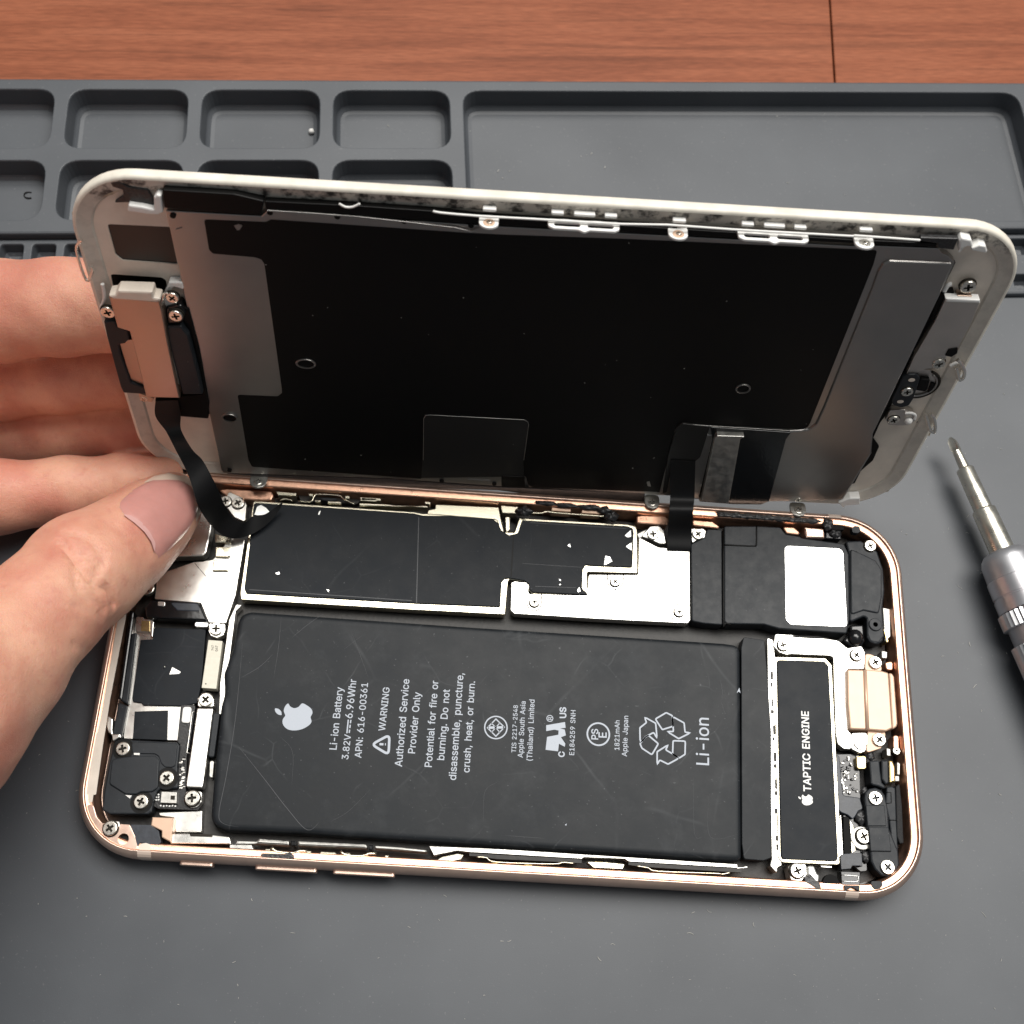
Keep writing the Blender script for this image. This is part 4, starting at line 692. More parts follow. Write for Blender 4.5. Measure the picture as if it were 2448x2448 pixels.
PL('dark_slot', 'N5 642,830 720,850 748,1325 650,1340', 2, 4.1, 'black', b=.05)
PL('gold_pad', 'N5 725,880 770,960 800,1290 752,1322', 2, 4.2, 'gold_edge', b=.05, r=.1)
for s_, sx_ in (('N5 870,850', 1), ('N5 935,1370', .8), ('N5 920,500', .6), ('N5 1000,40', .7)):
    p = T(s_, 4)[0]; vs, fs = ballv(1.0 * sx_, f=lambda t_, p_: 1 + .2 * math.sin(5 * p_) * math.sin(3 * t_)); mesh('solder_blob', [(x, y * 1.3, z * .5) for x, y, z in vs], fs, 'soot', ph, smooth=True, loc=(p[0], p[1], 4.0))
p = T('N5 885,1125', 4.2)[0]; plate('washer', circ(p[0], p[1], 2.0), 3, 4.3, 'steel_dull', ph, b=.2); screw(ph, p[0] + .15, p[1] + .25, 4.6, 1.55, .5)
PL('upper_block', 'N5 985,105 1120,92 1135,250 1155,390 1205,440 1180,475 1100,440 1030,425 1005,400', 2.4, 5.2, 'plastic', parent=ab, b=.25, r=.3)
PL('long_block', 'N5 920,600 935,520 990,470 1070,455 1150,490 1195,560 1240,760 1250,1000 1370,1290 1385,1480 1340,1590 1240,1640 1140,1620 1060,1540 1010,1440 985,1200 950,950', 2.4, 5.0, 'plastic', parent=ab, b=.3, r=.3)
PL('long_block_pad', 'N5 938,690 1185,690 1212,965 962,965', 4.8, 5.22, 'plastic', parent=ab, b=.12, r=.15)
PL('long_block_pad', 'N5 975,978 1240,982 1278,1300 1002,1296', 4.8, 5.32, 'plastic', parent=ab, b=.12, r=.1)
PL('side_arm', 'N5 1215,450 1280,440 1330,460 1345,900 1375,1480 1300,1360 1250,900 1200,700', 2.4, 4.8, 'plastic', parent=ab, b=.2, r=.2)
line3('moulded_groove', 'N5 1200,520 1270,520 1275,660 1210,665', 4.85, .07, 'groove', ab, 1)
line3('moulded_groove', 'N5 1250,885 1345,888', 4.85, .07, 'groove', ab, 1)
PL('microphone_block', 'N5 1145,95 1240,95 1245,395 1205,420 1150,345', 2.4, 5.5, 'plastic', parent=ab, b=.25, r=.2)
PL('microphone_contact', 'N5 1240,95 1290,100 1325,180 1330,380 1250,400', 2.4, 5.3, 'gold', parent=ab, b=.3, r=.2)
PL('white_contact', 'N5 1325,305 1378,305 1378,370 1328,370', 3, 5.0, 'white_hi', parent=ab, b=.1, r=.1)
scr(ab, 'N5 1062,597', 5.1, 1.5, .2); scr(ab, 'N5 1222,1508', 5.1, 1.5, .8)
PL('sponge_strip', 'N5 1335,450 1385,400 1420,700 1440,1190 1390,1200 1350,1100', 2.2, 4.9, 'sponge', b=.2, r=.2)
for s_ in ('N5 1350,110 1395,140 1390,300 1350,280', 'N4 1145,305 1225,320 1220,410 1150,405', 'N4 1210,1590 1265,1600 1270,1700 1215,1695', 'M4 1685,1110 1735,1120 1738,1300 1700,1340'):
    PL('contact_clip', s_, 2.5, 4.8, 'steel_dull', b=.15, r=.2)
for s_, a in (('N4 1190,460 1300,440 1300,570 1210,560', 'copper_in'), ('N4 1300,1420 1380,1420 1385,1640 1300,1600', 'copper_in')): PL('rim_gusset', s_, 2, 4.6, a, b=.2)
scr(ph, 'N4 1340,1630', 4.9, .8, .3)
# speaker end, contact strips right against the rim
PL('contact_strip', 'N4 1170,20 1205,20 1240,190 1215,200', 2.5, 5.0, 'gold', b=.1, r=.1)
PL('rubber_foot', 'N4 955,90 1165,120 1175,170 1120,215 1060,220 990,190 955,130', 3, 5.3, 'plastic', b=.3, r=.8)

# ---- lower right corner
PL('blue_tape', 'N5 602,1360 640,1330 885,1320 895,1500 860,1490 760,1490 740,1530 612,1540', 3.5, 5.1, 'tape', b=.08, r=.1)
PL('glossy_tape', 'N5 608,1560 865,1570 862,1745 618,1745', 4, 6.12, 'plastic_g', b=.1, r=.2)
line3('tape_highlight_edge', 'N5 618,1610 820,1625 835,1650 815,1700 625,1690', 6.16, .09, 'nick', ph)  # highlight along the tape drawn as a bright line
p = T('N5 480,1725', 6.1)[0]; plate('dark_half_disc', [(p[0] + 1.35 * math.cos(a * math.pi / 12), p[1] + 1.5 * math.sin(a * math.pi / 12)) for a in range(13)], 5, 6.13, 'black', ph, b=0)
PL('dark_disc', 'N5 1005,1690 1155,1690 1160,1750 1120,1800 1050,1805 1010,1760', 5, 6.14, 'plastic', b=.04, r=.5)
PL('screw_lug', 'N3 355,1650 372,1630 470,1625 475,1700 440,1740 370,1730', 3, 5.6, 'steel', b=.15); scr(ph, 'N3 412,1672', 5.85, 1.5, .4)
PL('silver_solder', 'N3 480,1640 520,1640 540,1690 555,1700 550,1740 520,1755 480,1720', 4, 5.9, 'nick', b=.3, r=.4)
PL('torn_adhesive', 'N5 125,1620 180,1640 190,1590 230,1620 300,1700 330,1710 350,1790 290,1800 240,1760 140,1700', 5.9, 6.16, 'soot', b=.04, r=.15)
PL('dark_gusset', 'N5 655,1745 860,1748 855,1830 800,1790 760,1770 700,1800 670,1830', 5, 6.6, 'plastic', b=.04, r=.1)
PL('silver_bar', 'N5 340,1485 490,1490 495,1520 345,1510', 4, 5.3, 'steel', b=.1, r=.1)

# ---- camera end (left side of the body)
cp = root('camera_bracket', None, None); cp.parent = ph
PL('bracket_plate', 'M1 1215,1040 1490,945 1560,940 1640,925 1770,760 1885,765 1812,1200 1742,1400 1738,1418 1606,1412 1545,1262 1190,1232', 3, 4.7, 'steel', parent=cp, b=.12, r=.3)
PL('camera_can', 'M1 1000,520 1640,560 1625,700 1588,872 1560,895 1310,905 1000,915', 3, 5.4, 'steel', parent=cp, b=.25, r=.5)
line3('slit', 'M1 1500,955 1585,1055', 4.72, .05, 'ink_recess', cp, 1)
line3('slit', 'M1 1700,985 1840,992', 4.72, .04, 'ink_recess', cp, 1)
PL('upper_lug', 'M1 1730,470 1760,400 1870,450 1898,500 1885,640 1800,600 1740,520', 3, 5.2, 'steel', parent=cp, b=.15, r=.5)
scr(cp, 'M2 383,493', 5.4, 1.35, .6); scr(cp, 'M2 287,480', 5.4, 1.3, .2)
for s_ in ('M2 205,725 325,760 322,800 208,795', 'M2 208,828 330,828 325,895 305,908 208,905', 'M2 195,930 310,925 305,1012 185,1012'): PL('gasket_block', s_, 3, 5.3, 'gold_edge', parent=cp, b=.15, r=.12)
scr(cp, 'M6 1302,400', 4.9, 1.45, .1); scr(cp, 'M1 1135,1150', 5.0, 1.5, .5)
PL('screw_seat', 'M6 1235,345 1382,350 1385,410 1365,460 1310,485 1250,465 1228,420', 3, 4.75, 'steel', parent=cp, b=.12, r=.3)
dk = root('dock_cover', None, None); dk.parent = ph
PL('backing_plate', 'M6 562,290 720,318 735,400 1190,400 1100,1110 990,1115 975,1432 848,1430 440,1415 490,1100 485,800', 2.5, 3.7, 'steel', parent=dk, b=.1)
PL('black_sheet', 'M6 728,385 1205,405 1165,900 1125,1085 985,1112 625,1104 605,1082 530,1072 525,1035 602,500 716,494', 2.8, 4.1, 'film', parent=dk, b=.1, r=.2)
PL('black_bridge', 'M6 640,200 700,130 1130,150 1160,180 1225,325 1000,310 650,292', 2.8, 5.2, 'plastic_g', parent=dk, b=.35, r=.3)
PL('bridge_facet', 'M6 860,150 1130,160 1160,240 940,230', 5.1, 5.32, 'tape', parent=dk, b=.2, r=.6)
PL('bridge_glint', 'M6 765,145 830,150 825,190 760,185', 5.0, 5.35, 'nick', parent=dk, b=.05, r=.2)  # glint on the glossy bridge painted as a bright piece
PL('bridge_tab', 'M6 1105,335 1230,335 1225,385 1100,378', 3, 4.4, 'nick', parent=dk, b=.1, r=.4)
PL('gold_pad_plate', 'M6 560,285 625,290 640,312 700,312 725,335 712,490 690,430 560,425', 3, 4.4, 'steel', parent=dk, b=.1, r=.3)
PL('gold_contacts', 'M6 612,325 690,325 690,425 605,420', 4.3, 4.45, 'gold', parent=dk, b=.05, r=.1)
PL('sheet_scuff', 'M6 895,750 975,795 960,815 865,822', 4.1, 4.2, 'nick', parent=dk, b=.04, r=.1)
vs, fs = ballv(.22); p = T('M6 825,752', 4.2)[0]; mesh('sheet_scuff', vs, fs, 'steel_dull', dk, smooth=True, loc=(p[0], p[1], 4.2))
PL('small_sheet', 'M6 548,1162 855,1152 848,1428 530,1415', 3, 4.0, 'film', parent=dk, b=.06, r=.05)
PL('white_pad', 'M6 995,1118 1075,1120 1060,1255 1045,1270 990,1265 980,1250', 3, 4.5, 'white_hi', parent=dk, b=.1, r=.5)
PL('flex_tongue', 'M6 975,1100 1110,1100 1045,1540 940,1440', 2.8, 4.15, 'pcb', parent=dk, b=.05)
line3('flex_outline', 'M6 1105,1165 1080,1170 1030,1545 1060,1550', 4.35, .09, 'steel', dk, 1)
PL('connector_label', 'M6 1228,500 1360,510 1302,955 1165,945', 3, 4.9, 'label', parent=dk, b=.08, r=.12)
lbz = 4.93
vs, fs = join([text_on('747', 'Q5', (375, 425), (375, 270), lbz, .1), text_on('047', 'Q5', (490, 445), (490, 280), lbz, .1), flat(circp('Q5 145,1385', 20, lbz), lbz)]); mesh('label_lettering', vs, fs, 'ink_recess', dk)
PL('long_bracket', 'M6 1125,1130 1272,1132 1180,1840 1170,1868 1030,1862 1020,1845', 3, 5.3, 'steel', parent=dk, b=.18, r=.25)
p = T('M6 1206,1062', 5.0)[0]; PL('bracket_lug', 'M6 1130,1120 1130,1040 1165,995 1206,985 1255,1000 1282,1045 1278,1122', 3, 4.9, 'steel', parent=dk, b=.12, r=.4); screw(dk, p[0], p[1] + .1, 5.1, 1.5, .9)
PL('bracket_lug', 'M7 850,455 975,455 970,540 940,580 890,585 850,550 835,510', 3, 4.6, 'steel', parent=dk, b=.12, r=.5); scr(dk, 'M7 900,510', 4.95, 1.55, .2)
PL('dark_rail', 'M6 1275,1170 1335,1175 1280,1590 1225,1580', 3, 4.4, 'plastic', b=.2)
PL('silver_rail', 'M2 370,1270 415,1275 M6 1480,240 1395,900 1385,990 1345,1190 1325,1190 1335,900 1420,320', 2.5, 4.4, 'steel', b=.12, r=.15)
PL('divider_glint', 'M7 1035,220 1068,222 1055,355 1030,345', 2.5, 3.9, 'steel_dull', b=.1)

# dark side channel with moulded ribs along the left rim
PL('side_rib', 'M6 500,220 545,240 430,1060 395,1040', 2, 5.2, 'plastic_g', b=.3, r=.2)
PL('side_rib', 'M6 520,440 570,430 485,1100 420,1060', 2, 4.9, 'plastic', b=.25, r=.3)
PL('side_block', 'M6 400,1080 485,1110 420,1420 345,1360', 2, 4.7, 'plastic', b=.2, r=.2)
PL('spring_clip', 'M6 300,1200 345,1230 340,1330 345,1370 415,1370 410,1400 345,1440 335,1380 300,1350 285,1280', 3, 5.3, 'steel', b=.15, r=.2)
PL('adhesive_strip', 'M6 405,240 470,260 320,1050 250,1500 190,1932 100,1932 130,1700 250,1150', 5.9, 6.13, 'white', b=.03, r=.2)
PL('adhesive_strip', 'M7 148,0 195,10 165,300 130,540 98,545 105,300', 5.9, 6.125, 'white', b=.03, r=.2)

# ---- corner camera cover with three screws
cc = root('corner_cover', None, None); cc.parent = ph
PL('cover_plate', 'M7 300,75 335,56 785,78 803,105 785,270 790,435 655,436 630,460 605,520 588,615 560,634 260,632 205,600 222,450 258,250', 2.6, 5.1, 'plastic', parent=cc, b=.25, r=.4)
PL('cover_pad', 'M7 280,205 460,182 610,182 645,215 635,430 590,460 500,462 470,480 385,478 260,400', 5, 5.45, 'plastic', parent=cc, b=.18, r=.8)
PL('cover_pad', 'M7 430,75 785,85 770,260 740,272 690,270 660,240 640,185 610,168 440,165', 5, 5.3, 'plastic', parent=cc, b=.12, r=.6)
for s_, r_, a_ in (('M7 370,133', 1.42, .3), ('M7 707,358', 1.45, .9), ('M7 510,540', 1.45, 1.2)):
    p = T(s_, 5.1)[0]; plate('screw_recess', circ(p[0], p[1], r_ + .38), 4.9, 5.13, 'groove', cc, b=0); screw(cc, p[0], p[1], 5.4, r_, a_)
PL('white_mark', 'M7 452,160 497,162 494,178 450,176', 5.1, 5.33, 'nick', parent=cc, b=0, r=0)
PL('white_mark', 'M7 385,485 435,488 420,512', 5.1, 5.2, 'nick', parent=cc, b=0, r=0)
PL('flex_board', 'M7 800,90 860,90 850,450 840,560 965,575 940,602 640,590 600,570 655,440 790,440', 2.8, 4.2, 'pcb', parent=ph, b=.05)
PL('sensor_chip', 'M7 663,458 782,462 778,548 655,545', 4, 5.0, 'steel_dull', parent=ph, b=.06, r=.05, label='small grey sensor chip with a dark window')
PL('sensor_window', 'M7 735,488 768,490 765,522 732,520', 4.9, 5.03, 'ink_recess', parent=ph, b=0, r=0)
for k in range(26):
    x = 822 + rnd.uniform(-16, 22) - (k // 13) * 4; y = 200 + k * 9.2
    p = T('M7 %f,%f' % (x, y), 4.4)[0]; plate('component', rect(p[0], p[1], rnd.uniform(.25, .6), rnd.uniform(.2, .3), .05), 4.1, 4.45, rnd.choice(('steel', 'plastic_g', 'steel_dull')), ph, b=.05)
for k in range(6): p = T('M7 %f,%f' % (657 + k * 22.5, 567 + (k % 2) * 3), 4.3)[0]; plate('solder_pad', circ(p[0], p[1], .16, 10), 4.1, 4.32, 'nick', ph, b=.03)
for k in range(6): p = T('M7 %f,%f' % (622 + (k % 2) * 18, 482 + (k // 2) * 20), 4.3)[0]; plate('solder_pad', circ(p[0], p[1], .16, 10), 4.1, 4.32, 'nick', ph, b=.03)

# ---- lower left corner
PL('corner_plate', 'M7 78,560 138,560 165,655 205,700 300,703 420,712 455,790 482,850 478,915 400,915 300,888 190,825 112,725 84,650', 5.2, 6.14, 'copper', b=.1, r=.6, holes=[circp('M7 370,823', 43, 6.14)], hd=1.0)
p = T('M7 370,823', 5.3)[0]; plate('dark_hole', circ(p[0], p[1], 1.06), 5.1, 5.2, 'groove', ph, b=0)
PL('screw_lug', 'M7 262,685 340,685 338,730 320,775 285,800 240,790 208,760 206,710', 5, 6.3, 'steel', b=.15); scr(ph, 'M7 268,742', 6.55, 1.45, .7)
PL('black_tape', 'M7 420,712 580,715 640,760 660,850 640,868 560,862 500,850 480,890 455,790', 4.5, 6.17, 'tape', b=.05, r=.2)
PL('copper_tab', 'M7 592,655 755,660 745,760 735,850 665,810 665,760 582,720', 3.5, 6.0, 'tan', b=.15, r=.1)
PL('floor_plate', 'M7 640,620 975,605 970,770 770,770 760,660 650,645', 2.4, 3.6, 'steel', b=.1, r=.2)
PL('slot_bar', 'Q6 35,205 330,208 570,235 590,300 25,295', 3, 5.1, 'steel', b=.12, r=.15)
PL('slot_hole', 'Q6 200,205 420,210 415,236 215,230', 5, 5.13, 'ink_recess', b=0, r=.15)
PL('screw_lug', 'M7 490,885 500,860 545,852 580,865 585,915 485,920', 5.5, 6.2, 'white', b=.1, r=.4)
PL('thin_rail', 'Q6 25,312 560,345 555,372 30,335', 3, 5.3, 'steel_dull', b=.06, r=.05)

# ---- near side: button flex bars and spring clips
for s_ in ('Q6 625,275 815,275 850,248 1128,270 1125,318 800,300 630,295', 'Q6 1200,270 1830,300 1850,320 1845,345 1205,318', 'N1 1090,1575 1250,1585 1440,1605 1440,1625 1260,1612 1090,1598'):
    PL('button_bar', s_, 3.2, 5.3, 'steel_dull', b=.35, r=.3)
PL('inner_plate', 'Q6 575,305 775,308 800,360 850,385 860,410 570,412', 3, 5.8, 'steel', b=.1, r=.1)
PL('torn_adhesive', 'Q6 870,385 1080,392 1130,375 1170,405 1172,440 900,425 860,408', 6.0, 6.2, 'soot', b=.04, r=.1)
for x0, y0, L_, sl_ in ((960, 345, 330, .11), (1600, 380, 330, .07)):
    s_ = 'Q6 ' + ' '.join('%f,%f' % (x0 + dx * L_, y0 + dy + dx * L_ * sl_) for dx, dy in ((0, -14), (.15, 20), (.6, 18), (.8, -10), (1, -12)))
    line3('spring_clip', s_, 5.9, .22, 'gold_edge', ph, 2)
for s_ in ('Q6 905,345 950,345 945,378 900,375', 'Q6 1285,362 1330,365 1325,395 1282,392', 'Q6 1630,380 1678,384 1672,412 1628,408', 'Q6 1420,370 1550,378 1570,402 1400,395', 'N1 905,1625 930,1627 928,1645 903,1643', 'N1 1160,1640 1185,1642 1183,1660 1158,1658'):
    PL('contact_pad', s_, 4, 6.0, 'gold_edge', b=.1, r=.1)
for s_ in ('Q6 1138,268 1190,270 1188,318 1140,316', 'N1 1052,1572 1082,1574 1080,1610 1052,1606'): PL('bar_joint', s_, 3, 5.2, 'plastic_g', b=.15, r=.1)
# long silver side wall with dark slots on the near side
PL('side_wall', 'N1 1450,1580 1932,1600 N2 1830,1700 1830,1722 N6 1700,262 1660,270 1080,236 1060,222 850,214 840,222 262,188 200,180 80,205 N1 1480,1640', 3, 5.2, 'steel', b=.1, r=.05)
for s_ in ('N6 262,192 840,224 838,244 700,236 400,222 300,208 262,206', 'N6 1080,238 1660,272 1658,292 1560,286 1240,268 1120,258 1078,252'):
    PL('side_slot', s_, 4, 5.23, 'floor', b=0, r=.05)
for s_ in ('N6 300,212 350,216 400,238 690,248 740,240 800,245', 'N6 1120,258 1180,268 1230,285 1520,296 1560,300 1600,292'):
    line3('spring_strip', s_, 5.45, .13, 'gold_edge', ph, 4)
for s_ in ('N6 200,195 235,200 220,225 160,238 90,230 120,212', 'N6 860,235 960,238 1060,248 1050,275 900,268'): PL('plated_pad', s_, 4, 5.9, 'gold_edge', b=.1, r=.2)
for s_ in ('N6 905,236 950,238 945,252 905,250', 'N6 380,240 410,243 400,256 370,254', 'N6 545,250 585,252 580,262 540,258'): PL('amber_dot', s_, 5.0, 5.95, 'gold', b=.05, r=.1)

# ---- far side: springs, clips and torn adhesive between rim and board
for s_ in ('Q1 640,185 905,205 895,245 670,235', 'Q1 1745,265 1932,275 1932,320 1720,305', 'Q2 90,85 325,95 322,125 110,122', 'Q2 85,150 435,165 445,180 840,180 835,200 660,190 90,178', 'Q2 805,130 875,140 860,165 810,158'):
    PL('plated_pad', s_, 3, 5.3, 'gold_edge', b=.1, r=.1)
line3('spring_clip', 'Q1 930,310 1090,318 1130,255 1180,225 1450,240 1510,285 1650,350', 5.0, .13, 'gold_edge', ph, 4)
line3('spring_clip', 'Q1 700,300 770,285 850,305', 4.9, .14, 'gold_edge', ph, 4)
for s_ in ('Q1 1060,210 1120,215 1115,250 1065,245', 'Q1 1525,240 1590,245 1585,280 1530,278', 'Q1 1140,300 1220,300 1215,320 1140,318', 'Q1 1300,310 1480,320 1480,345 1305,335'): PL('contact_pad', s_, 3.5, 5.4, 'gold_edge', b=.1, r=.1)
PL('switch_body', 'Q1 1210,265 1420,270 1425,300 1340,315 1215,295', 3, 4.9, 'plastic', b=.15, r=.1)
for s_ in ('Q1 905,200 1030,180 1690,205 1735,290 1690,350 960,310', 'Q3 250,130 360,140 890,170 1000,230 960,250 350,200 260,190'): PL('wall_notch', s_, 1.9, 3.2, 'floor', b=.1)
for s_ in ('Q3 365,150 570,165 572,200 360,185', 'Q3 700,175 895,190 895,225 690,212'): PL('adhesive_pad', s_, 3, 5.6, 'tan', b=.1, r=.1)
line3('spring_strip', 'Q3 130,210 250,215 300,200 450,215 900,248 1000,250', 5.3, .16, 'gold_edge', ph, 4)
def lump(s, z, rx, ry, rz, name='torn_adhesive'):
    p = T(s, z)[0]; r2 = random.Random(sum(map(ord, s)))
    a1, a2, a3 = r2.random() * 6, r2.random() * 6, r2.random() * 6
    vs, fs = ballv(1, 26, 14, lambda t_, q: 1 + .22 * math.sin(4 * q + a1) * math.sin(3 * t_ + a2) + .16 * math.sin(9 * q + a3) * math.sin(7 * t_)); return mesh(name, [(x * rx, y * ry, q * rz) for x, y, q in vs], fs, 'soot', ph, smooth=True, loc=(p[0], p[1], z))
lump('Q3 60,195', 5.6, 1.5, .9, .8); lump('Q3 1020,250', 5.6, 1.3, 1.0, .8); lump('Q3 940,180', 6.0, 1.3, .7, .5); lump('Q3 300,105', 6.2, 2.0, .45, .35); lump('Q3 520,130', 6.1, 2.2, .45, .35); lump('Q3 790,150', 6.1, 2.2, .5, .35)
for k in range(9): lump('Q4 %d,%d' % (420 + k * 120, 228 + k * 9), 6.15, 1.6, .55, .28)
lump('Q4 1560,340', 6.1, 1.0, 1.2, .4); lump('Q4 1640,440', 5.6, 1.1, .8, .5)
for s_ in ('M4 60,505 90,500 250,505 270,525 265,570 60,555', 'M4 425,530 560,540 610,575 600,590 430,570', 'M4 1020,575 1100,580 1140,615 1130,632 1050,622', 'M2 230,390 300,380 640,400 655,430 640,470 500,470 300,440'):
    PL('rim_gusset', s_, 2, 4.9, 'copper_in', b=.25, r=.5)
PL('copper_block', 'Q4 1300,365 1525,385 1525,490 1320,485', 3, 5.6, 'copper', b=.3, r=.1)
PL('black_seal', 'Q4 1535,420 1710,420 1705,505 1530,495', 3, 5.5, 'plastic_g', b=.2, r=.1)
PL('corner_pad', 'Q4 1620,345 1730,345 1745,400 1610,400', 5, 6.15, 'black', b=.05, r=.3)
PL('dark_disc', 'M4 1480,585 1500,570 1530,575 1540,605 1520,620 1485,615', 5, 6.15, 'plastic', b=.04, r=.3)

# ================================================================ THE LIFTED DISPLAY
ld = root('display_panel', 'lifted white display assembly showing its black and silver back, hinged up behind the phone body', 'display panel', tuple(LID_LOC), LID_ROT)
LIDS.add(ld)
UW, UH, UR = 68.9, 66.6, 10.6
def uring(d, n_, k=12):
    p = []
    for cx, cy, a0 in ((UW - UR, UH - UR, 0), (-UW + UR, UH - UR, 90), (-UW + UR, UR, 180), (UW - UR, UR, 270)):
        for q in range(k + 1):
            a = math.radians(a0 + 90 * q / k); r_ = max(UR - d, .2); p.append((cx + r_ * math.cos(a), cy + r_ * math.sin(a), n_))
    return p
vs, fs = loftv([uring(1.6, -2.15), uring(1.55, -2.12), uring(1.5, -2.14)], cap0=True); mesh('front_glass', vs, fs, 'glass', ld, smooth=True, sharp=40)
M['cream'] = mat('yellowed_white_rim', (.80, .75, .65, 1), .45, 0, var=.12, vscale=2.5)
M['rimdirt'] = mat('grimy_rim', (.40, .36, .30, 1), .55, 0, var=.35, vscale=9, bump=.2, bscale=30)
def dirty(name, base, dirt, lo, hi, sc_, top=False):
    m = mat(name, base, .5); t = m.node_tree; N = t.nodes; L = t.links; b = N['Principled BSDF']
    tc = N.new('ShaderNodeTexCoord'); n = N.new('ShaderNodeTexNoise'); n.inputs['Scale'].default_value = sc_; n.inputs['Detail'].default_value = 6; n.inputs['Roughness'].default_value = .7; L.new(tc.outputs['Object'], n.inputs['Vector'])
    r = N.new('ShaderNodeMapRange'); r.inputs[1].default_value = lo; r.inputs[2].default_value = hi; L.new(n.outputs[0], r.inputs[0])
    mx = N.new('ShaderNodeMix'); mx.data_type = 'RGBA'; sx_ = N.new('ShaderNodeSeparateXYZ'); L.new(tc.outputs['Object'], sx_.inputs[0])
    if top:      # torn adhesive grime sits along the long upper edge only
        my = N.new('ShaderNodeMapRange'); my.inputs[1].default_value = 6.15; my.inputs[2].default_value = 6.3; my.inputs[3].default_value = .12; L.new(sx_.outputs[1], my.inputs[0])
        r.inputs[1].default_value = .47; r.inputs[2].default_value = .60
        ml = N.new('ShaderNodeMath'); ml.operation = 'MULTIPLY'; L.new(r.outputs[0], ml.inputs[0]); L.new(my.outputs[0], ml.inputs[1]); fac = ml.outputs[0]
    else: fac = r.outputs[0]
    L.new(fac, mx.inputs['Factor']); mx.inputs['A'].default_value = base; mx.inputs['B'].default_value = dirt; L.new(mx.outputs['Result'], b.inputs['Base Color']); return m
M['ledge'] = dirty('stained_ledge', (.64, .59, .52, 1), (.05, .045, .04, 1), .56, .70, 4.5, True)
M['edge_stain'] = dirty('stained_edge', (.55, .48, .37, 1), (.18, .12, .06, 1), .55, .72, 4.5)
vs, fs = loftv([uring(1.5, -2.14), uring(.7, -2.1), uring(.15, -1.8), uring(0, -1.4), uring(.05, -1.08), uring(.02, -.6), uring(.12, -.2), uring(.4, -.02), uring(.65, 0)]); mesh('rim', vs, fs, 'cream', ld, smooth=True, sharp=50)
vs, fs = loftv([uring(.65, 0), uring(.85, -.1), uring(2.6, -.45), uring(2.9, -.75)]); mesh('rim_ledge', vs, fs, 'ledge', ld, smooth=True, sharp=30)
# cut-outs at the earpiece end
def UL(name, s, n0, n1, m, holes=(), b=.1, r=.4, parent=None, hd=None, grow=0, label=None):
    p = ccw(TL(s, n1)); p = off(p, -grow) if grow else p
    return plate(name, fil(p, r), n0, n1, m, parent or ld, holes, b, hd, label)
def lpath(name, s, n_, r, m, parent, k=2):
    pts = crom([(x, y, n_) for x, y in TL(s, n_)], k); vs, fs = tubev(pts, r, 8); return mesh(name, vs, fs, m, parent, smooth=True, sharp=50)
def usc(s, n, r, a=.4, parent=None):
    p = TL(s, n)[0]; screw(parent or ld, p[0], p[1], n, r, a)
H1 = fil(TL('K3 290,382 720,402 765,650 390,622 345,585', -.45), .6); H2 = fil(TL('K3 312,712 650,735 678,752 700,870 600,880 342,860', -.45), .6)
vs, fs = platev([p[:2] for p in uring(2.9, 0)], -1.0, -.72, [H1, H2], .02, .25)
hb = len(vs)
mesh('white_frame', vs, [f for f in fs if len(f) <= 4], 'white', ld)
plate('dark_window', off(ccw(H1), -.3), -1.02, -.95, 'lcdpanel', ld, b=0); plate('dark_window', off(ccw(H2), -.3), -1.02, -.95, 'black', ld, b=0)
# LCD backplate
ZL = .55
lcd = root('backlight_plate', None, None); lcd.parent = ld; LIDS.add(lcd)
plt = 'K3 680,285 1310,322 1350,285 K4 980,385 K5 520,450 1750,520 K6 700,310 1210,330 1240,370 1300,398 1350,450 1262,640 1225,720 640,1932 M4 1610,95 1440,370 1420,402 930,412 490,400 210,365 M3 860,372 640,365 0,320 M2 1560,302 700,275 275,262 255,240'
UL('steel_plate', plt, -.7, ZL, 'lid_steel', parent=lcd, b=.15, r=.3)
blk = 'K3 932,345 1340,362 1372,345 K4 900,435 1100,445 K5 300,475 1925,548 1900,640 1485,1680 1468,1712 1430,1730 640,1690 605,1705 590,1730 535,1932 M4 285,60 212,352 M3 1835,407 880,372 845,350 828,290 818,285 700,285 640,290 0,300 M2 1800,305 490,213 K3 1225,1932 1153,1502 1418,1512 1446,1490 1445,1460 1330,640 1310,608 1265,594 990,570 965,545'
UL('black_sheet', blk, ZL - .1, ZL + .05, 'lcdblack', parent=lcd, b=.02, r=.5)
UL('dark_panel', 'K4 592,1632 1265,1668 1280,1690 1245,1932 M3 812,285 640,288 10,300 M2 1795,300', ZL, ZL + .12, 'lcdpanel', parent=lcd, b=.03, r=.3)
lpath('panel_edge', 'K4 585,1932 587,1660 600,1638 630,1634 1250,1666 1275,1680 1280,1700 1248,1932', ZL + .14, .045, 'steel_dull', lcd, 1)
lpath('panel_edge', 'K5 545,1932 600,1722 640,1692 820,1706 1360,1738 1430,1740 1475,1715 1500,1690', ZL + .3, .06, 'steel_dull', lcd, 1)
UL('dark_bracket', 'M3 640,290 650,283 805,290 820,300 822,360 860,372 640,365', ZL, ZL + .25, 'lcdblack', parent=lcd, b=.05, r=.2)
UL('raised_plate', 'K6 1338,460 800,438 745,462 700,530 655,660 245,1670 175,1820 120,1860 20,1870 M4 860,-30 460,-30 300,250 300,300 560,400 930,408 1420,400 1440,370 1610,95 K6 660,1900 1225,725 1262,640', ZL - .2, ZL + .35, 'lid_steel', parent=lcd, b=.28, r=.5)
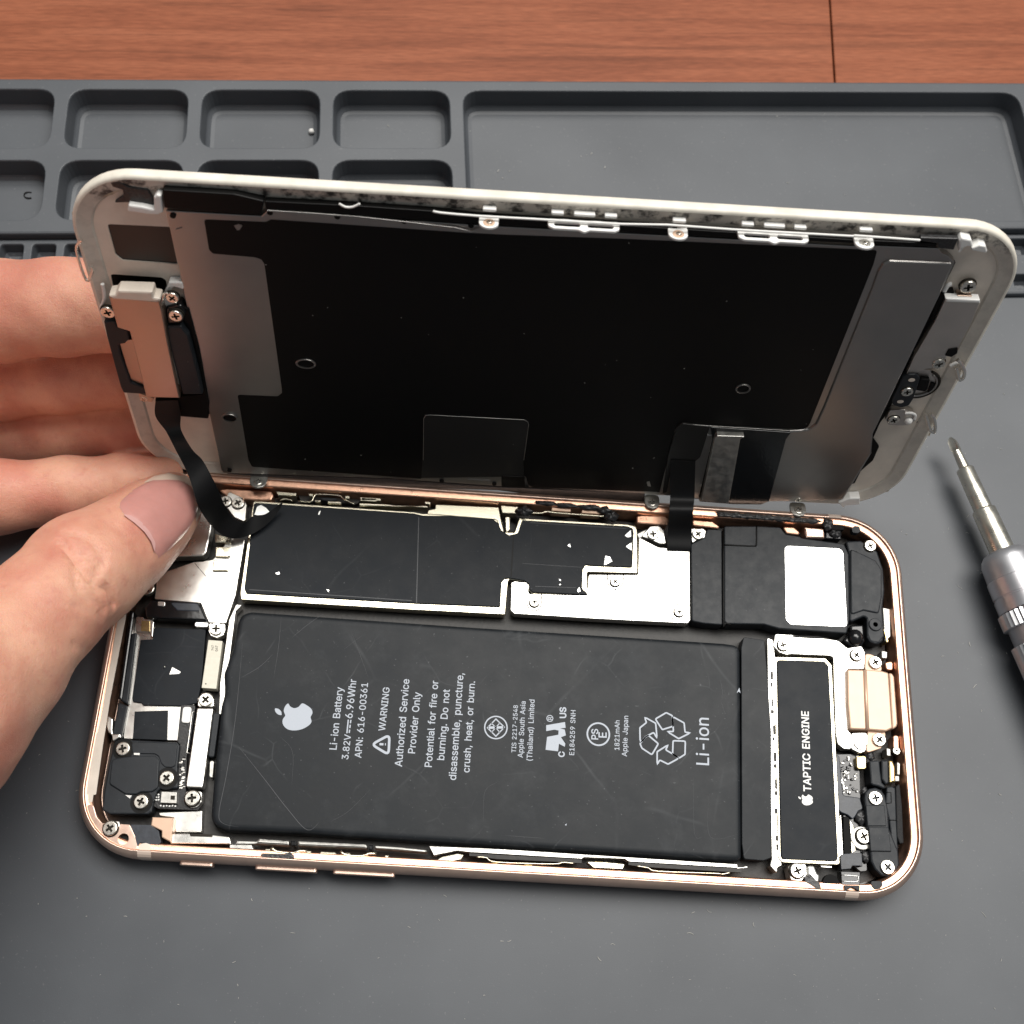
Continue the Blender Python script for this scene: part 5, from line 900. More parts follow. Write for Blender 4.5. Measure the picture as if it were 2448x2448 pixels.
# top edge strip: black bar, ribs, white clips with screw lugs, open loops
UL('black_bar', 'K3 655,150 1130,178 1330,225 1310,310 1300,318 670,270', -.3, .85, 'lcdblack', b=.12, r=.3, parent=lcd)
UL('black_bar', 'K3 1330,225 1932,255 K4 650,290 940,325 K5 1780,480 K6 1200,290 1195,320 K5 520,445 K4 950,375 K3 1932,320 1340,275', -.3, .65, 'lcdblack', b=.1, r=.2, parent=lcd)
lpath('edge_rail', 'K3 1350,285 1932,325 K4 800,400 900,428 960,400', ZL + .3, .12, 'lid_steel', lcd)
lpath('white_rail', 'K4 650,288 700,300 960,322 1380,345 1900,375 K5 540,380 960,410 1500,440 1780,455 K6 500,222 1055,262', 1.2, .17, 'white_hi', lcd)
lpath('white_rail', 'K4 30,240 70,262 120,262 165,240', 1.1, .17, 'white_hi', lcd)
def tab(name, poly, v0, v1, m, parent, holes=(), b=.08):
    """small tab standing square off the panel: outline in (u, n), thickness along v"""
    vs, fs = platev(poly, v0, v1, holes, b); return mesh(name, [(x, z, y) for x, y, z in vs], [tuple(reversed(f)) for f in fs], m, parent)
for s_, g in (('K4 1018,365', 1), ('K5 612,440', 1), ('K5 1842,500', 0)):
    (x, y) = TL(s_, 1.7)[0]; q = [(x + 1.4, .2), (x + 1.4, 1.6)] + [(x + 1.4 * math.cos(a * math.pi / 10), 1.6 + 1.2 * math.sin(a * math.pi / 10)) for a in range(11)] + [(x - 1.4, .2)]
    tab('screw_lug', fil(q, .1), y - .35, y, 'white_hi', lcd)
    tab('lug_disc', circ(x, 1.7, .85), y - .05, y + .04, 'tan' if g else 'steel', lcd); so = screw(lcd, x, y + .1, 1.7, .6, .3); so.rotation_euler = (-math.pi / 2, 0, .3)  # tan disc paints the copper reflection inside the lug; one is plain steel
    plate('rim_clip', rect(x, y + 1.2, 1.9, .5, .2), -.2, .6, 'white_hi', lcd, b=.12)
for s_ in ('K4 1645,385', 'K5 1240,460'):
    (x, y) = TL(s_, 1.5)[0]
    hl = [rect(x - 2.35, 1.45, 3.7, .85, .4), rect(x + 2.35, 1.45, 3.7, .85, .4)]
    o_ = fil([(x - 5.1, .3), (x + 5.1, .3), (x + 5.0, 1.9), (x + 4.3, 2.35), (x + .8, 2.35), (x, 2.85), (x - .8, 2.35), (x - 4.3, 2.35), (x - 5.0, 1.9)], .5)
    tab('clip_loop', o_, y - .35, y, 'white_hi', lcd, hl)
    for dx in (-3.8, 0, 3.7): plate('rim_clip', rect(x + dx, y + 1.0, 3.0 if dx == 0 else 1.75, .45, .18), -.2, .6, 'white_hi', lcd, b=.1)
# white fittings at the corners
UL('white_clip', 'K3 600,200 620,182 650,190 660,300 630,315 560,312 425,292 432,250 520,262 600,280', -.6, .8, 'white_hi', b=.25, r=.25)
UL('white_clip', 'K6 1385,270 1410,245 1490,262 1510,320 1450,318 1400,345 1385,375', -.6, 1.3, 'white_hi', b=.25, r=.25)
UL('white_clip', 'K6 1490,330 1560,305 1612,315 1625,360 1610,372 1490,350', -.6, 1.2, 'white_hi', b=.2, r=.2)
UL('white_clip', 'M4 1390,420 1470,392 1535,390 1535,432 1440,440 1425,455', -.6, 1.0, 'white_hi', b=.2, r=.2)
UL('torn_adhesive', 'K3 310,95 370,92 430,130 560,150 590,200 605,280 560,270 500,235 420,232 335,235 400,190 395,150 330,130', -.6, -.1, 'soot', b=.1, r=.15)
UL('torn_adhesive', 'K6 1060,240 1380,250 1340,345 1210,330 1200,290 1060,270', .2, 1.0, 'soot', b=.15, r=.1)
# earpiece end: steel cover, speaker frame, screws, tin of vent slots
ep = root('earpiece_assembly', None, None); ep.parent = ld; LIDS.add(ep)
UL('speaker_frame', 'K3 270,1020 345,1015 360,1050 430,1080 440,1135 410,1165 370,1170 380,1230 450,1420 540,1455 550,1500 400,1490 380,1450 290,1120', -.6, 1.7, 'plastic', b=.25, r=.3, parent=ep)
UL('speaker_frame', 'K3 670,1090 690,1055 780,1050 830,1110 900,1380 925,1500 790,1500 700,1180', -.6, 1.9, 'plastic', b=.3, r=.3, parent=ep)
UL('side_gasket', 'K3 790,920 830,940 900,1200 965,1560 960,1660 780,1645 610,1620 610,1530 930,1500 860,1150 790,1000', -.6, .9, 'black', b=.15, r=.3, parent=ep)
UL('screw_pad', 'K3 680,930 780,905 810,960 800,1010 740,1060 690,1040', -.6, 1.3, 'plastic_g', b=.2, r=.6, parent=ep)
UL('copper_backplate', 'K3 375,1165 415,1140 560,1130 700,1180 760,1440 540,1460 450,1420', -.6, 1.2, 'copper_foil', b=.1, r=.2, parent=ep)
UL('speaker_side_strip', 'K3 693,1195 712,1195 770,1430 752,1440', 1.2, 1.95, 'steel_dull', b=.05, r=.05, parent=ep)
UL('cover_plate', 'K3 302,852 640,885 660,960 700,1180 775,1525 550,1520 440,1085 360,1060', .6, 2.6, 'copper_foil', b=.25, r=.2, parent=ep)
UL('cover_lip', 'K3 296,848 345,840 365,815 590,822 600,862 640,868 645,885 620,892 330,872', 1.0, 3.1, 'white', b=.3, r=.25, parent=ep)
line_s = 'K3 640,960 655,890 668,835 690,828'
lpath('spring_arm', line_s, 1.8, .22, 'steel', ep)
usc('K3 297,958', 1.6, 1.7, .3, ep); usc('K3 722,862', 1.4, 1.55, .8, ep); usc('K3 745,982', 1.9, 1.7, .2, ep); usc('K3 535,1530', .4, 1.0, .5, ep)
UL('lug', 'K3 680,870 690,800 740,790 800,810 790,760 700,760 650,880 690,930 770,900', -.6, .7, 'white_hi', b=.2, r=.3, parent=ep)
UL('foot_tab', 'K3 500,1490 600,1525 590,1550 510,1540', -.4, .4, 'tan', b=.1, r=.2, parent=ep)
for s_ in ('K3 150,418 165,418 178,468 162,468', 'K3 185,538 205,538 215,585 192,585', 'K3 222,658 238,658 246,703 230,703', 'K3 490,1572 505,1574 512,1602 497,1600', 'K3 516,1660 532,1662 538,1695 523,1692', 'K3 540,1742 558,1745 562,1778 547,1776'):
    UL('vent_slot', s_, -.8, -.68, 'ink_recess', b=0, r=.15)
for s_, n_ in (('K3 125,480 90,545 155,745 195,690 190,655', .9),): lpath('wire_loop', s_, n_, .22, 'steel', ld, 4)
lpath('white_rib', 'K3 262,770 275,860 255,920', .3, .3, 'white_hi', ld, 4)
UL('edge_stain', 'K3 60,300 160,150 320,110 400,140 330,180 200,215 130,260 100,340 75,400', -.7, -.42, 'edge_stain', b=.02, r=.6)
# stains along the right rim
UL('edge_stain', 'K6 1800,330 1850,450 1830,560 1700,830 1450,1240 1420,1250 1500,1130 1690,800 1760,640 1790,500 1740,360', -.75, -.38, 'edge_stain', b=.02, r=.5)
UL('edge_stain', 'K6 1340,1440 1180,1800 1130,1932 M5 320,80 250,240 60,490 40,480 200,250 K6 1170,1700', -.75, -.38, 'edge_stain', b=.02, r=.3)
# sockets and holes on the backplate
def ringed(s, rx, ry, parent=lcd):
    x, y = TL(s, ZL)[0]
    vs, fs = platev(circ(x, y, rx, 26, ry), ZL, ZL + .32, [circ(x, y, rx * .8, 26, ry * .8)], .05, .3); mesh('locating_ring', vs, fs, 'lid_steel', parent)
    plate('ring_floor', circ(x, y, rx * .79, 26, ry * .79), ZL, ZL + .12, 'black', parent, b=0)
ringed('K3 1605,1290', 1.65, 1.1); ringed('K3 1103,1648', 1.4, 1.1); ringed('K5 1038,1455', 1.25, 1.1)
for s_ in ('K3 728,316', 'K3 1368,295', 'K3 1812,322', 'K4 460,352', 'K4 900,380', 'M3 180,318', 'M3 585,340', 'M2 318,235'):
    x, y = TL(s_, ZL)[0]; plate('pin_hole', circ(x, y, .42, 16), ZL, ZL + .22, 'black', lcd, b=0)
for s_ in ('K3 745,412 785,400 788,403 748,416', 'K3 1130,385 1160,375 1185,385 1165,415 1150,415', 'M3 380,312 550,320 560,345 385,335', 'M3 1760,330 1780,325 1790,365 1765,360'):
    UL('nick', s_, ZL, ZL + .14, 'lid_steel', b=0, r=.05, parent=lcd)
# connector block beside the ribbon
UL('black_tape', 'K5 822,1715 1355,1750 M4 1045,5 935,410 880,432 700,430 475,412 470,390 560,0', ZL, ZL + .5, 'plastic_g', b=.06, r=.2, parent=lcd)
UL('ribbon_bed', 'K5 640,1692 820,1712 M4 500,60 480,120 450,145 300,150 260,350 230,360 K5 545,1900 600,1720', ZL, ZL + .42, 'lcdpanel', b=.03, r=.3, parent=lcd)
UL('connector_block', 'K5 868,1772 1050,1778 M4 745,0 668,425 590,420 485,408 M4 575,0', ZL, ZL + 1.5, 'steel_dull', b=.12, r=.1, parent=lcd)
# lower edge lugs hanging over the phone rim
for s_, r_ in (('M2 538,330', 1.55), ('M4 163,420', 1.4), ('M4 1128,470', 1.5)):
    x, y = TL(s_, 1.7)[0]
    tab('hinge_lug', fil([(x - r_, -.2), (x + r_, -.2), (x + r_, 1.7), (x + r_ * .7, 2.6), (x, 2.95), (x - r_ * .7, 2.6), (x - r_, 1.7)], .8), y - .45, y, 'steel_dull', lcd); so = screw(lcd, x, y + .1, 1.7, 1.2, .3); so.rotation_euler = (-math.pi / 2, 0, 0)
UL('lower_strip', 'M2 275,262 380,276 900,312 1340,342 1932,378 M3 620,395 900,432 1020,466 1480,482 1740,508 1745,415 860,378 640,370 0,325 M2 1550,305 700,280', -.2, .4, 'strip_grey', b=.08, r=.1, parent=lcd)
for s_ in ('M3 1025,415 1040,405 1205,412 1220,430 1260,432 1275,420 1440,425 1470,450 1465,485 1290,492 1245,500 1215,480 1050,468 1020,450', 'M2 1570,345 1770,350 1768,385 1740,420 1620,410 1590,385'):
    UL('clip_loop', s_, -.1, .3, 'steel_dull', b=.08, r=.3, parent=lcd)
# home button end
hbt = root('home_button_assembly', None, None); hbt.parent = ld; LIDS.add(hbt)
UL('steel_cover', 'K6 1265,770 1560,780 1490,960 1370,1180 1280,1245 1230,1240 1100,1240 1010,1240 1180,950', -.5, .8, 'lid_tin', b=.12, r=.2, parent=hbt)
UL('cover_lip', 'K6 1270,752 1562,768 1565,795 1275,785', .2, 1.5, 'white_hi', b=.2, r=.1, parent=hbt)
UL('cover_base', 'K6 1010,1235 1280,1240 1240,1330 1100,1350 980,1400 940,1390', -.5, .5, 'lid_tin', b=.1, r=.2, parent=hbt)
UL('copper_tab', 'K6 1370,728 1495,735 1492,752 1365,748', -.4, .9, 'copper_foil', b=.1, r=.1, parent=hbt)
UL('black_patch', 'K6 1295,1185 1375,1170 1370,1215 1320,1248 1268,1235', .6, .95, 'black', b=.05, r=.1, parent=hbt)
x, y = TL('K6 1050,1480', .3)[0]; x2, y2 = TL('K6 1228,1440', .3)[0]; Rb = math.hypot(x2 - x, y2 - y)
plate('button_disc', circ(x, y, Rb, 40), -.6, .05, 'lid_tin', hbt, b=.1)
vs, fs = tubev([(x + (Rb - .1) * math.cos(math.radians(a)), y + (Rb - .1) * math.sin(math.radians(a)), .15) for a in range(-120, 75, 8)], .22, 8); mesh('button_ring', vs, fs, 'ink_recess', hbt, smooth=True)
vs, fs = tubev([(x + (Rb - .55) * math.cos(math.radians(a)), y + (Rb - .55) * math.sin(math.radians(a)), .25) for a in range(-110, 60, 8)], .2, 8); mesh('button_ring', vs, fs, 'lid_steel', hbt, smooth=True)
UL('button_bracket', 'K6 905,1430 960,1395 1020,1395 1058,1425 1040,1480 1000,1600 960,1660 890,1675 825,1650 820,1610', -.3, .9, 'plastic', b=.15, r=.7, parent=hbt)
for s_ in ('K6 985,1440', 'K6 890,1622'): x, y = TL(s_, .9)[0]; plate('bracket_hole', circ(x, y, .55, 18, .4), .8, .93, 'white', hbt, b=0)
UL('switch', 'K6 1055,1440 1080,1435 1142,1442 1120,1520 1100,1540 1020,1528', -.2, .8, 'black', b=.15, r=.3, parent=hbt)
UL('flex_slot', 'K6 1150,1465 1185,1480 1140,1560 1115,1560', -.2, .4, 'black', b=.05, r=.1, parent=hbt)
usc('K6 948,1542', 1.2, 1.5, .3, hbt); usc('K6 1215,1305', .7, 1.6, .4, hbt); usc('K6 1462,658', .6, 1.8, .3, hbt)
UL('lower_bracket', 'K6 765,1775 800,1700 930,1690 1000,1720 1020,1780 960,1822 870,1825 790,1820', -.5, .5, 'lid_tin', b=.1, r=.3, parent=hbt)
usc('K6 835,1780', .8, 1.5, .6, hbt); x, y = TL('K6 960,1788', .8)[0]; vs, fs = ballv(.7); mesh('white_stud', vs, fs, 'white_hi', hbt, smooth=True, loc=(x, y, .6))
lpath('white_rib', 'K6 930,1720 980,1718 1015,1735 1010,1770', .6, .25, 'white_hi', hbt, 4)
for s_ in ('K6 1370,1270 1400,1300 1430,1370 1420,1420 1390,1440 1375,1400 1360,1330', 'K6 1100,1730 1120,1790 1140,1860 1175,1880 1185,1830 1170,1760 1145,1725'): lpath('wire_hook', s_, .9, .3, 'steel', ld, 4)
lpath('white_rib', 'K6 1310,1320 1370,1290', .2, .3, 'white_hi', ld, 3)
x, y = TL('K6 1062,1800', -.6)[0]; plate('pin_hole', circ(x, y, .7, 18, .4), -.8, -.68, 'ink_recess', ld, b=0)
UL('dark_gap', 'K6 1355,450 1262,640 1225,700 1160,900 1040,1180 960,1310 860,1560 780,1720 720,1800 660,1932 M4 1660,50 1620,140 1540,210 1500,290 1470,300 1610,90 K6 640,1932 1215,735 1250,640 1340,440', -.72, -.3, 'black', b=.02, r=.1)
UL('dark_gap', 'K6 1225,710 1345,695 1335,740 1265,760 1175,970 1140,950', -.72, .35, 'black', b=.05, r=.1)
line_s = 'K6 1260,690 1290,640 1320,630'; lpath('white_rib', line_s, .3, .35, 'white_hi', ld, 3)
usc('M4 1128,400', .9, 1.0, .2, lcd)

_r = random.Random(5); V_, F_ = [], []
for s_ in ('K3 1748,923 1650,975 1305,1268 1340,640 985,1000', 'K4 850,858 935,525 1860,1272 1180,1825 1250,1095 1650,1420 1785,1300 440,990 620,1100', 'K5 205,1272 285,497 1420,1335 430,1515 1455,1690 650,1325 930,880 1500,1200', 'M3 1760,335 1775,350 1815,140 725,38 665,145 1650,220', 'M2 1130,290 1560,250 1330,120 900,150', 'M4 170,125 390,300 345,435 1290,225'):
    for p in TL(s_, ZL):
        v, f = ballv(_r.uniform(.05, .12), 6, 4); V_, F_ = join([(V_, F_), ([(x + p[0], y * .7 + p[1], z * .3 + ZL + .1) for x, y, z in v], f)])
o = mesh('dust', V_, F_, 'lint', lcd); o['kind'] = 'stuff'
# ---- the two ribbons (fixed to the display, reaching the boards)
def W3(s, n_=None, z=None, y=None):
    px, py = pix(s)[0]
    if n_ is not None: return LM @ L3(px, py, n_) + LID_LOC
    if z is not None: return P3(px, py, z)
    d = ray(px, py); return CAM_LOC + d * ((y - CAM_LOC.y) / d.y)
inv = Matrix.Translation(LID_LOC) @ LM.to_4x4(); inv = inv.inverted()
def toL(p): return tuple(inv @ Vector(p))
A_ = [W3('K3 612,1540', n_=1.2), W3('K3 612,1640', n_=1.6), W3('K3 680,1740', n_=3.0), W3('K3 740,1850', y=29), W3('M2 5,285', y=26), W3('M2 80,520', y=22), W3('M2 200,690', z=9), W3('M2 330,762', z=7), W3('M2 470,740', z=6.3), W3('M2 600,660', z=6.3), W3('M2 690,560', z=6.8), W3('M2 728,490', z=7.5)]
B_ = [W3('K3 760,1535', n_=1.2), W3('K3 778,1640', n_=1.6), W3('K3 780,1730', n_=3.0), W3('K3 850,1860', y=31), W3('M2 115,170', y=29), W3('M2 215,360', y=26), W3('M2 310,560', z=11), W3('M2 420,642', z=8.5), W3('M2 500,590', z=7.5), W3('M2 590,578', z=7.3), W3('M2 660,530', z=7.3), W3('M2 718,490', z=7.7)]
rb = ribbon('earpiece_ribbon', [toL(p) for p in A_], [toL(p) for p in B_], .14, 'flex', ld, 6)
A_ = [W3('M4 285,138', n_=1.15), W3('M4 280,250', n_=1.6), W3('M4 282,380', n_=3.0), W3('M4 275,480', z=11), W3('M4 268,600', z=6.6), W3('M4 262,716', z=5.2), W3('M4 262,760', z=4.4)]
B_ = [W3('M4 448,145', n_=1.15), W3('M4 445,260', n_=1.6), W3('M4 442,385', n_=3.0), W3('M4 432,480', z=11), W3('M4 424,600', z=6.6), W3('M4 416,722', z=5.2), W3('M4 416,760', z=4.4)]
ribbon('display_ribbon', [toL(p) for p in A_], [toL(p) for p in B_], .14, 'flex', ld, 6)

# ================================================================ SCREWDRIVER
sd = root('screwdriver', 'small precision screwdriver with grey knurled handle and thin steel tip lying on the mat', 'screwdriver')
M['alu'] = mat('grey_aluminium', (.52, .52, .54, 1), .42, .85, var=.04, rvar=.05, bump=.04, bscale=50)
M['alu_hi'] = mat('bright_aluminium', (.78, .76, .78, 1), .36, 1, var=.04)
M['knurl'] = mat('knurled_dark', (.58, .58, .59, 1), .4, 1, var=.1)
M['shaft'] = mat('warm_steel', (.84, .79, .68, 1), .3, 1, var=.08, vscale=6, rvar=.05)
p0 = P3(2272, 1046, 5.3); p1 = P3(2398, 1321, 5.6); ax = (p1 - p0).normalized(); L0 = (p1 - p0).length
def lathe(name, prof, m, parent, n=40, k=None):
    t = ax; s_ = t.cross(Vector((0, 0, 1))).normalized(); u = s_.cross(t); rings = []
    for d, r_ in prof:
        c_ = p0 + t * d; rings.append([tuple(c_ + (s_ * math.cos(2 * math.pi * i / n) + u * math.sin(2 * math.pi * i / n)) * (r_ * (k(i) if k else 1))) for i in range(n)])
    vs, fs = loftv(rings, True, True, True); return mesh(name, vs, fs, m, parent, smooth=not k, sharp=35)
q = L0
lathe('tip', [(-.0, .25), (.5, .75), (1.0, 1.0), (2.6, 1.05), (3.4, .85)], 'shaft', sd, 16, lambda i: 1.0 if i % 4 == 0 else .62)
lathe('shaft', [(3.0, .8), (q * .27, .95), (q * .28, 1.5), (q * .29, 1.65), (q * .63, 1.75), (q * .64, 2.1), (q * .65, 2.2), (q * 1.02, 2.3)], 'shaft', sd)
lathe('swivel_collar', [(q * .99, 3.0), (q * 1.0, 3.7), (q * 1.03, 4.4), (q * 1.07, 4.75), (q * 1.2, 4.95)], 'alu', sd)
lathe('collar_ring', [(q * 1.2, 4.98), (q * 1.205, 5.1), (q * 1.33, 5.2), (q * 1.335, 5.05), (q * 1.345, 5.05), (q * 1.35, 5.25), (q * 1.45, 5.3)], 'alu_hi', sd)
kn = lambda i: 1.0 if i % 2 else .93
lathe('knurled_ring', [(q * 1.45, 5.2), (q * 1.46, 5.7), (q * 1.57, 5.75), (q * 1.58, 5.3)], 'knurl', sd, 72, kn)
lathe('grip', [(q * 1.56, 5.0), (q * 1.70, 5.05)], 'alu', sd)
lathe('knurled_grip', [(q * 1.70, 5.2), (q * 1.71, 5.8), (q * 2.6, 5.9), (q * 2.62, 5.2)], 'knurl', sd, 72, kn)
lathe('handle', [(q * 2.6, 5.0), (q * 2.7, 5.3), (q * 4.3, 5.3), (q * 4.4, 4.6)], 'alu', sd)

# ================================================================ THE HAND
def skin_mat():
    m = bpy.data.materials.new('skin'); t = nt(m); N = t.nodes; L = t.links; b = N['Principled BSDF']
    tc = N.new('ShaderNodeTexCoord')
    n = N.new('ShaderNodeTexNoise'); n.inputs['Scale'].default_value = .9; n.inputs['Detail'].default_value = 5; L.new(tc.outputs['Object'], n.inputs['Vector'])
    r = N.new('ShaderNodeValToRGB'); e = r.color_ramp.elements; e[0].position = .34; e[0].color = (.58, .235, .165, 1); e[1].position = .66; e[1].color = (.74, .41, .285, 1); L.new(n.outputs[0], r.inputs[0])
    n2 = N.new('ShaderNodeTexNoise'); n2.inputs['Scale'].default_value = 7; n2.inputs['Detail'].default_value = 3; L.new(tc.outputs['Object'], n2.inputs['Vector'])
    r2 = N.new('ShaderNodeMapRange'); r2.inputs[1].default_value = .55; r2.inputs[2].default_value = .75; r2.inputs[3].default_value = 0; r2.inputs[4].default_value = .35; L.new(n2.outputs[0], r2.inputs[0])
    mx = N.new('ShaderNodeMix'); mx.data_type = 'RGBA'; L.new(r2.outputs[0], mx.inputs['Factor']); L.new(r.outputs[0], mx.inputs['A']); mx.inputs['B'].default_value = (.55, .20, .16, 1); L.new(mx.outputs['Result'], b.inputs['Base Color'])
    b.inputs['Roughness'].default_value = .46; b.inputs['Subsurface Weight'].default_value = .42; b.inputs['Subsurface Radius'].default_value = (1.0, .28, .14); b.inputs['Subsurface Scale'].default_value = .13
    v = N.new('ShaderNodeTexVoronoi'); v.feature = 'DISTANCE_TO_EDGE'; v.inputs['Scale'].default_value = 24; 
    wn = N.new('ShaderNodeTexNoise'); wn.inputs['Scale'].default_value = 9; L.new(tc.outputs['Object'], wn.inputs['Vector'])
    mxv = N.new('ShaderNodeMixRGB'); mxv.inputs[0].default_value = .12; L.new(tc.outputs['Object'], mxv.inputs[1]); L.new(wn.outputs['Color'], mxv.inputs[2]); L.new(mxv.outputs[0], v.inputs['Vector'])
    rv = N.new('ShaderNodeMapRange'); rv.inputs[1].default_value = 0; rv.inputs[2].default_value = .10; L.new(v.outputs[0], rv.inputs[0])
    n3 = N.new('ShaderNodeTexNoise'); n3.inputs['Scale'].default_value = 9; n3.inputs['Detail'].default_value = 7; n3.inputs['Roughness'].default_value = .62; L.new(tc.outputs['Object'], n3.inputs['Vector'])
    ad = N.new('ShaderNodeMath'); ad.operation = 'MULTIPLY_ADD'; ad.inputs[1].default_value = 3.0; L.new(n3.outputs[0], ad.inputs[0]); L.new(rv.outputs[0], ad.inputs[2])
    bp = N.new('ShaderNodeBump'); bp.inputs['Strength'].default_value = .36; bp.inputs['Distance'].default_value = .012; L.new(ad.outputs[0], bp.inputs['Height']); L.new(bp.outputs[0], b.inputs['Normal'])
    return m
M['skin'] = skin_mat()
def hp_(px, py, z=None, n=None):
    if n is not None: return np.array(LM @ L3(px, py, n) + LID_LOC)
    return np.array(P3(px, py, z))
# joints: (point, radius); digits reach behind the lifted panel, the thumb presses the phone's near end
palm = np.array([-150.0, 8.0, 52.0])
thumb = [(hp_(405, 1206, 13.4), 5.7), (hp_(360, 1247, 14.4), 6.8), (hp_(292, 1303, 17.0), 7.9), (hp_(200, 1366, 21.0), 9.1), (hp_(105, 1458, 25.5), 8.9), (hp_(-5, 1572, 30), 9.3), (hp_(-150, 1670, 35), 11.8), (hp_(-350, 1770, 42), 15.5), (hp_(-560, 1800, 46), 20)]
index = [(hp_(430, 728, n=-10.0), 7.0), (hp_(300, 730, n=-10.5), 7.6), (hp_(150, 734, n=-11), 8.0), (hp_(0, 744, n=-12), 8.4), (hp_(-200, 765, n=-14), 9.4), (hp_(-480, 850, n=-14), 11)]
middle = [(hp_(440, 886, n=-10), 5.8), (hp_(300, 890, n=-10.5), 6.2), (hp_(150, 898, n=-11), 6.6), (hp_(0, 912, n=-12), 6.9), (hp_(-200, 940, n=-13), 8.4), (hp_(-480, 1010, n=-12), 11)]
ring_ = [(hp_(440, 1014, n=-9), 6.2), (hp_(300, 1018, n=-9.5), 6.6), (hp_(150, 1028, n=-10), 7.0), (hp_(0, 1044, n=-11), 7.3), (hp_(-200, 1066, n=-12), 8.4), (hp_(-480, 1150, n=-10), 11)]
little = [(hp_(385, 1140, 8.0), 4.0), (hp_(300, 1152, 8.0), 5.0), (hp_(170, 1170, 8.5), 5.8), (hp_(0, 1188, 9.5), 6.4), (hp_(-200, 1215, 17), 7.6), (hp_(-480, 1290, 26), 11)]
body = [(index[-1][0], 13.0), (palm + np.array([-8, 10, 4]), 17.0), (thumb[-1][0], 20.0)]
body2 = [(little[-1][0], 13.0), (palm + np.array([-14, -16, 0]), 20.0), (palm + np.array([-60, -50, 2]), 24.0), (palm + np.array([-130, -100, 0]), 28.0)]
body3 = [(middle[-1][0], 14.0), (palm + np.array([-12, 0, 2]), 18.0)]
def seg_d(P, a, b, ra, rb):
    ab = b - a; t = np.clip(((P - a) @ ab) / (ab @ ab), 0, 1); c = a + t[:, None] * ab
    return np.linalg.norm(P - c, axis=1) - (ra + (rb - ra) * t)
def smin(a, b, k):
    h = np.clip(.5 + .5 * (b - a) / k, 0, 1); return b * (1 - h) + a * h - k * h * (1 - h)
def chain_d(P, ch, k=2.0):
    d = None
    for (a, ra), (b, rb_) in zip(ch[:-1], ch[1:]):
        s_ = seg_d(P, a, b, ra, rb_); d = s_ if d is None else smin(d, s_, k)
    return d
thenar = [(hp_(-95, 1635, 27), 10.5), (hp_(-260, 1760, 34), 14.5), (thumb[-1][0], 20.0)]
CRL = []
for s_, dep, wd_ in (('M1 480,790 520,860 600,960 690,1080 750,1135 820,1150 855,1210 872,1290', .42, .5), ('M1 680,760 740,830 790,890 800,960 740,1010 730,1080', .22, .45), ('M1 560,990 600,1130 700,1230 800,1300', .25, .55),
                     ('M1 620,880 700,930 760,950', .2, .4), ('M1 580,1260 700,1300 790,1360', .18, .5), ('M1 740,1135 760,1180 850,1230', .2, .4), ('M1 470,740 560,730 650,760', .15, .5), ('M1 860,640 980,760 1060,830', .10, .5), ('M1 560,1580 680,1620', .12, .8)):
    CRL.append(([pix(s_)], dep, wd_, s_))
def thumb_d(P):
    d = chain_d(P, thumb, 2.5); d = smin(d, chain_d(P, thenar, 4), 9.0)
    return d
def hand_d(P):
    d = chain_d(P, index, 1.5)
    for c_ in (middle, ring_, little): d = smin(d, chain_d(P, c_, 1.5), 1.1)
    pl = smin(smin(chain_d(P, body, 8), chain_d(P, body2, 8), 14), chain_d(P, body3, 8), 12)
    d = smin(d, pl, 6); d = smin(d, thumb_d(P), 1.5)
    return d
def grad(f, P, e=.05):
    g = np.stack([f(P + np.array(v) * e) - f(P - np.array(v) * e) for v in ((1, 0, 0), (0, 1, 0), (0, 0, 1))], 1) / (2 * e)
    return g / np.maximum(np.linalg.norm(g, axis=1, keepdims=True), 1e-6)
def march(px, py, f):
    d = np.array(ray(px, py)); o = np.array(CAM_LOC); t = 120.0
    for _ in range(90):
        s_ = f((o + d * t)[None])[0]; t += s_ * .9
        if abs(s_) < .01 or t > 400: break
    return o + d * t
# rough body: overlapping beads fused by a voxel remesh, then drawn onto the smooth surface
parts = []
for ch in (thumb, thenar, index, middle, ring_, little, body, body2, body3):
    for (a, ra), (b, rb_) in zip(ch[:-1], ch[1:]):
        L_ = np.linalg.norm(b - a); m_ = max(2, int(L_ / 3.0))
        for k in range(m_ + 1):
            t = k / m_; c_ = a + (b - a) * t; r_ = ra + (rb_ - ra) * t + .3
            vs, fs = ballv(r_, 20, 12); parts.append(([(x + c_[0], y + c_[1], z + c_[2]) for x, y, z in vs], fs))
vs, fs = join(parts); tmp = mesh('hand_tmp', vs, fs, None)
mo = tmp.modifiers.new('r', 'REMESH'); mo.mode = 'VOXEL'; mo.voxel_size = .085; mo.use_smooth_shade = True
bpy.context.view_layer.update(); dg = bpy.context.evaluated_depsgraph_get(); me = bpy.data.meshes.new_from_object(tmp.evaluated_get(dg)); bpy.data.objects.remove(tmp)
P = np.zeros(len(me.vertices) * 3); me.vertices.foreach_get('co', P); P = P.reshape(-1, 3) / S
for _ in range(5):
    dd = hand_d(P); P -= grad(hand_d, P) * dd[:, None] * .9
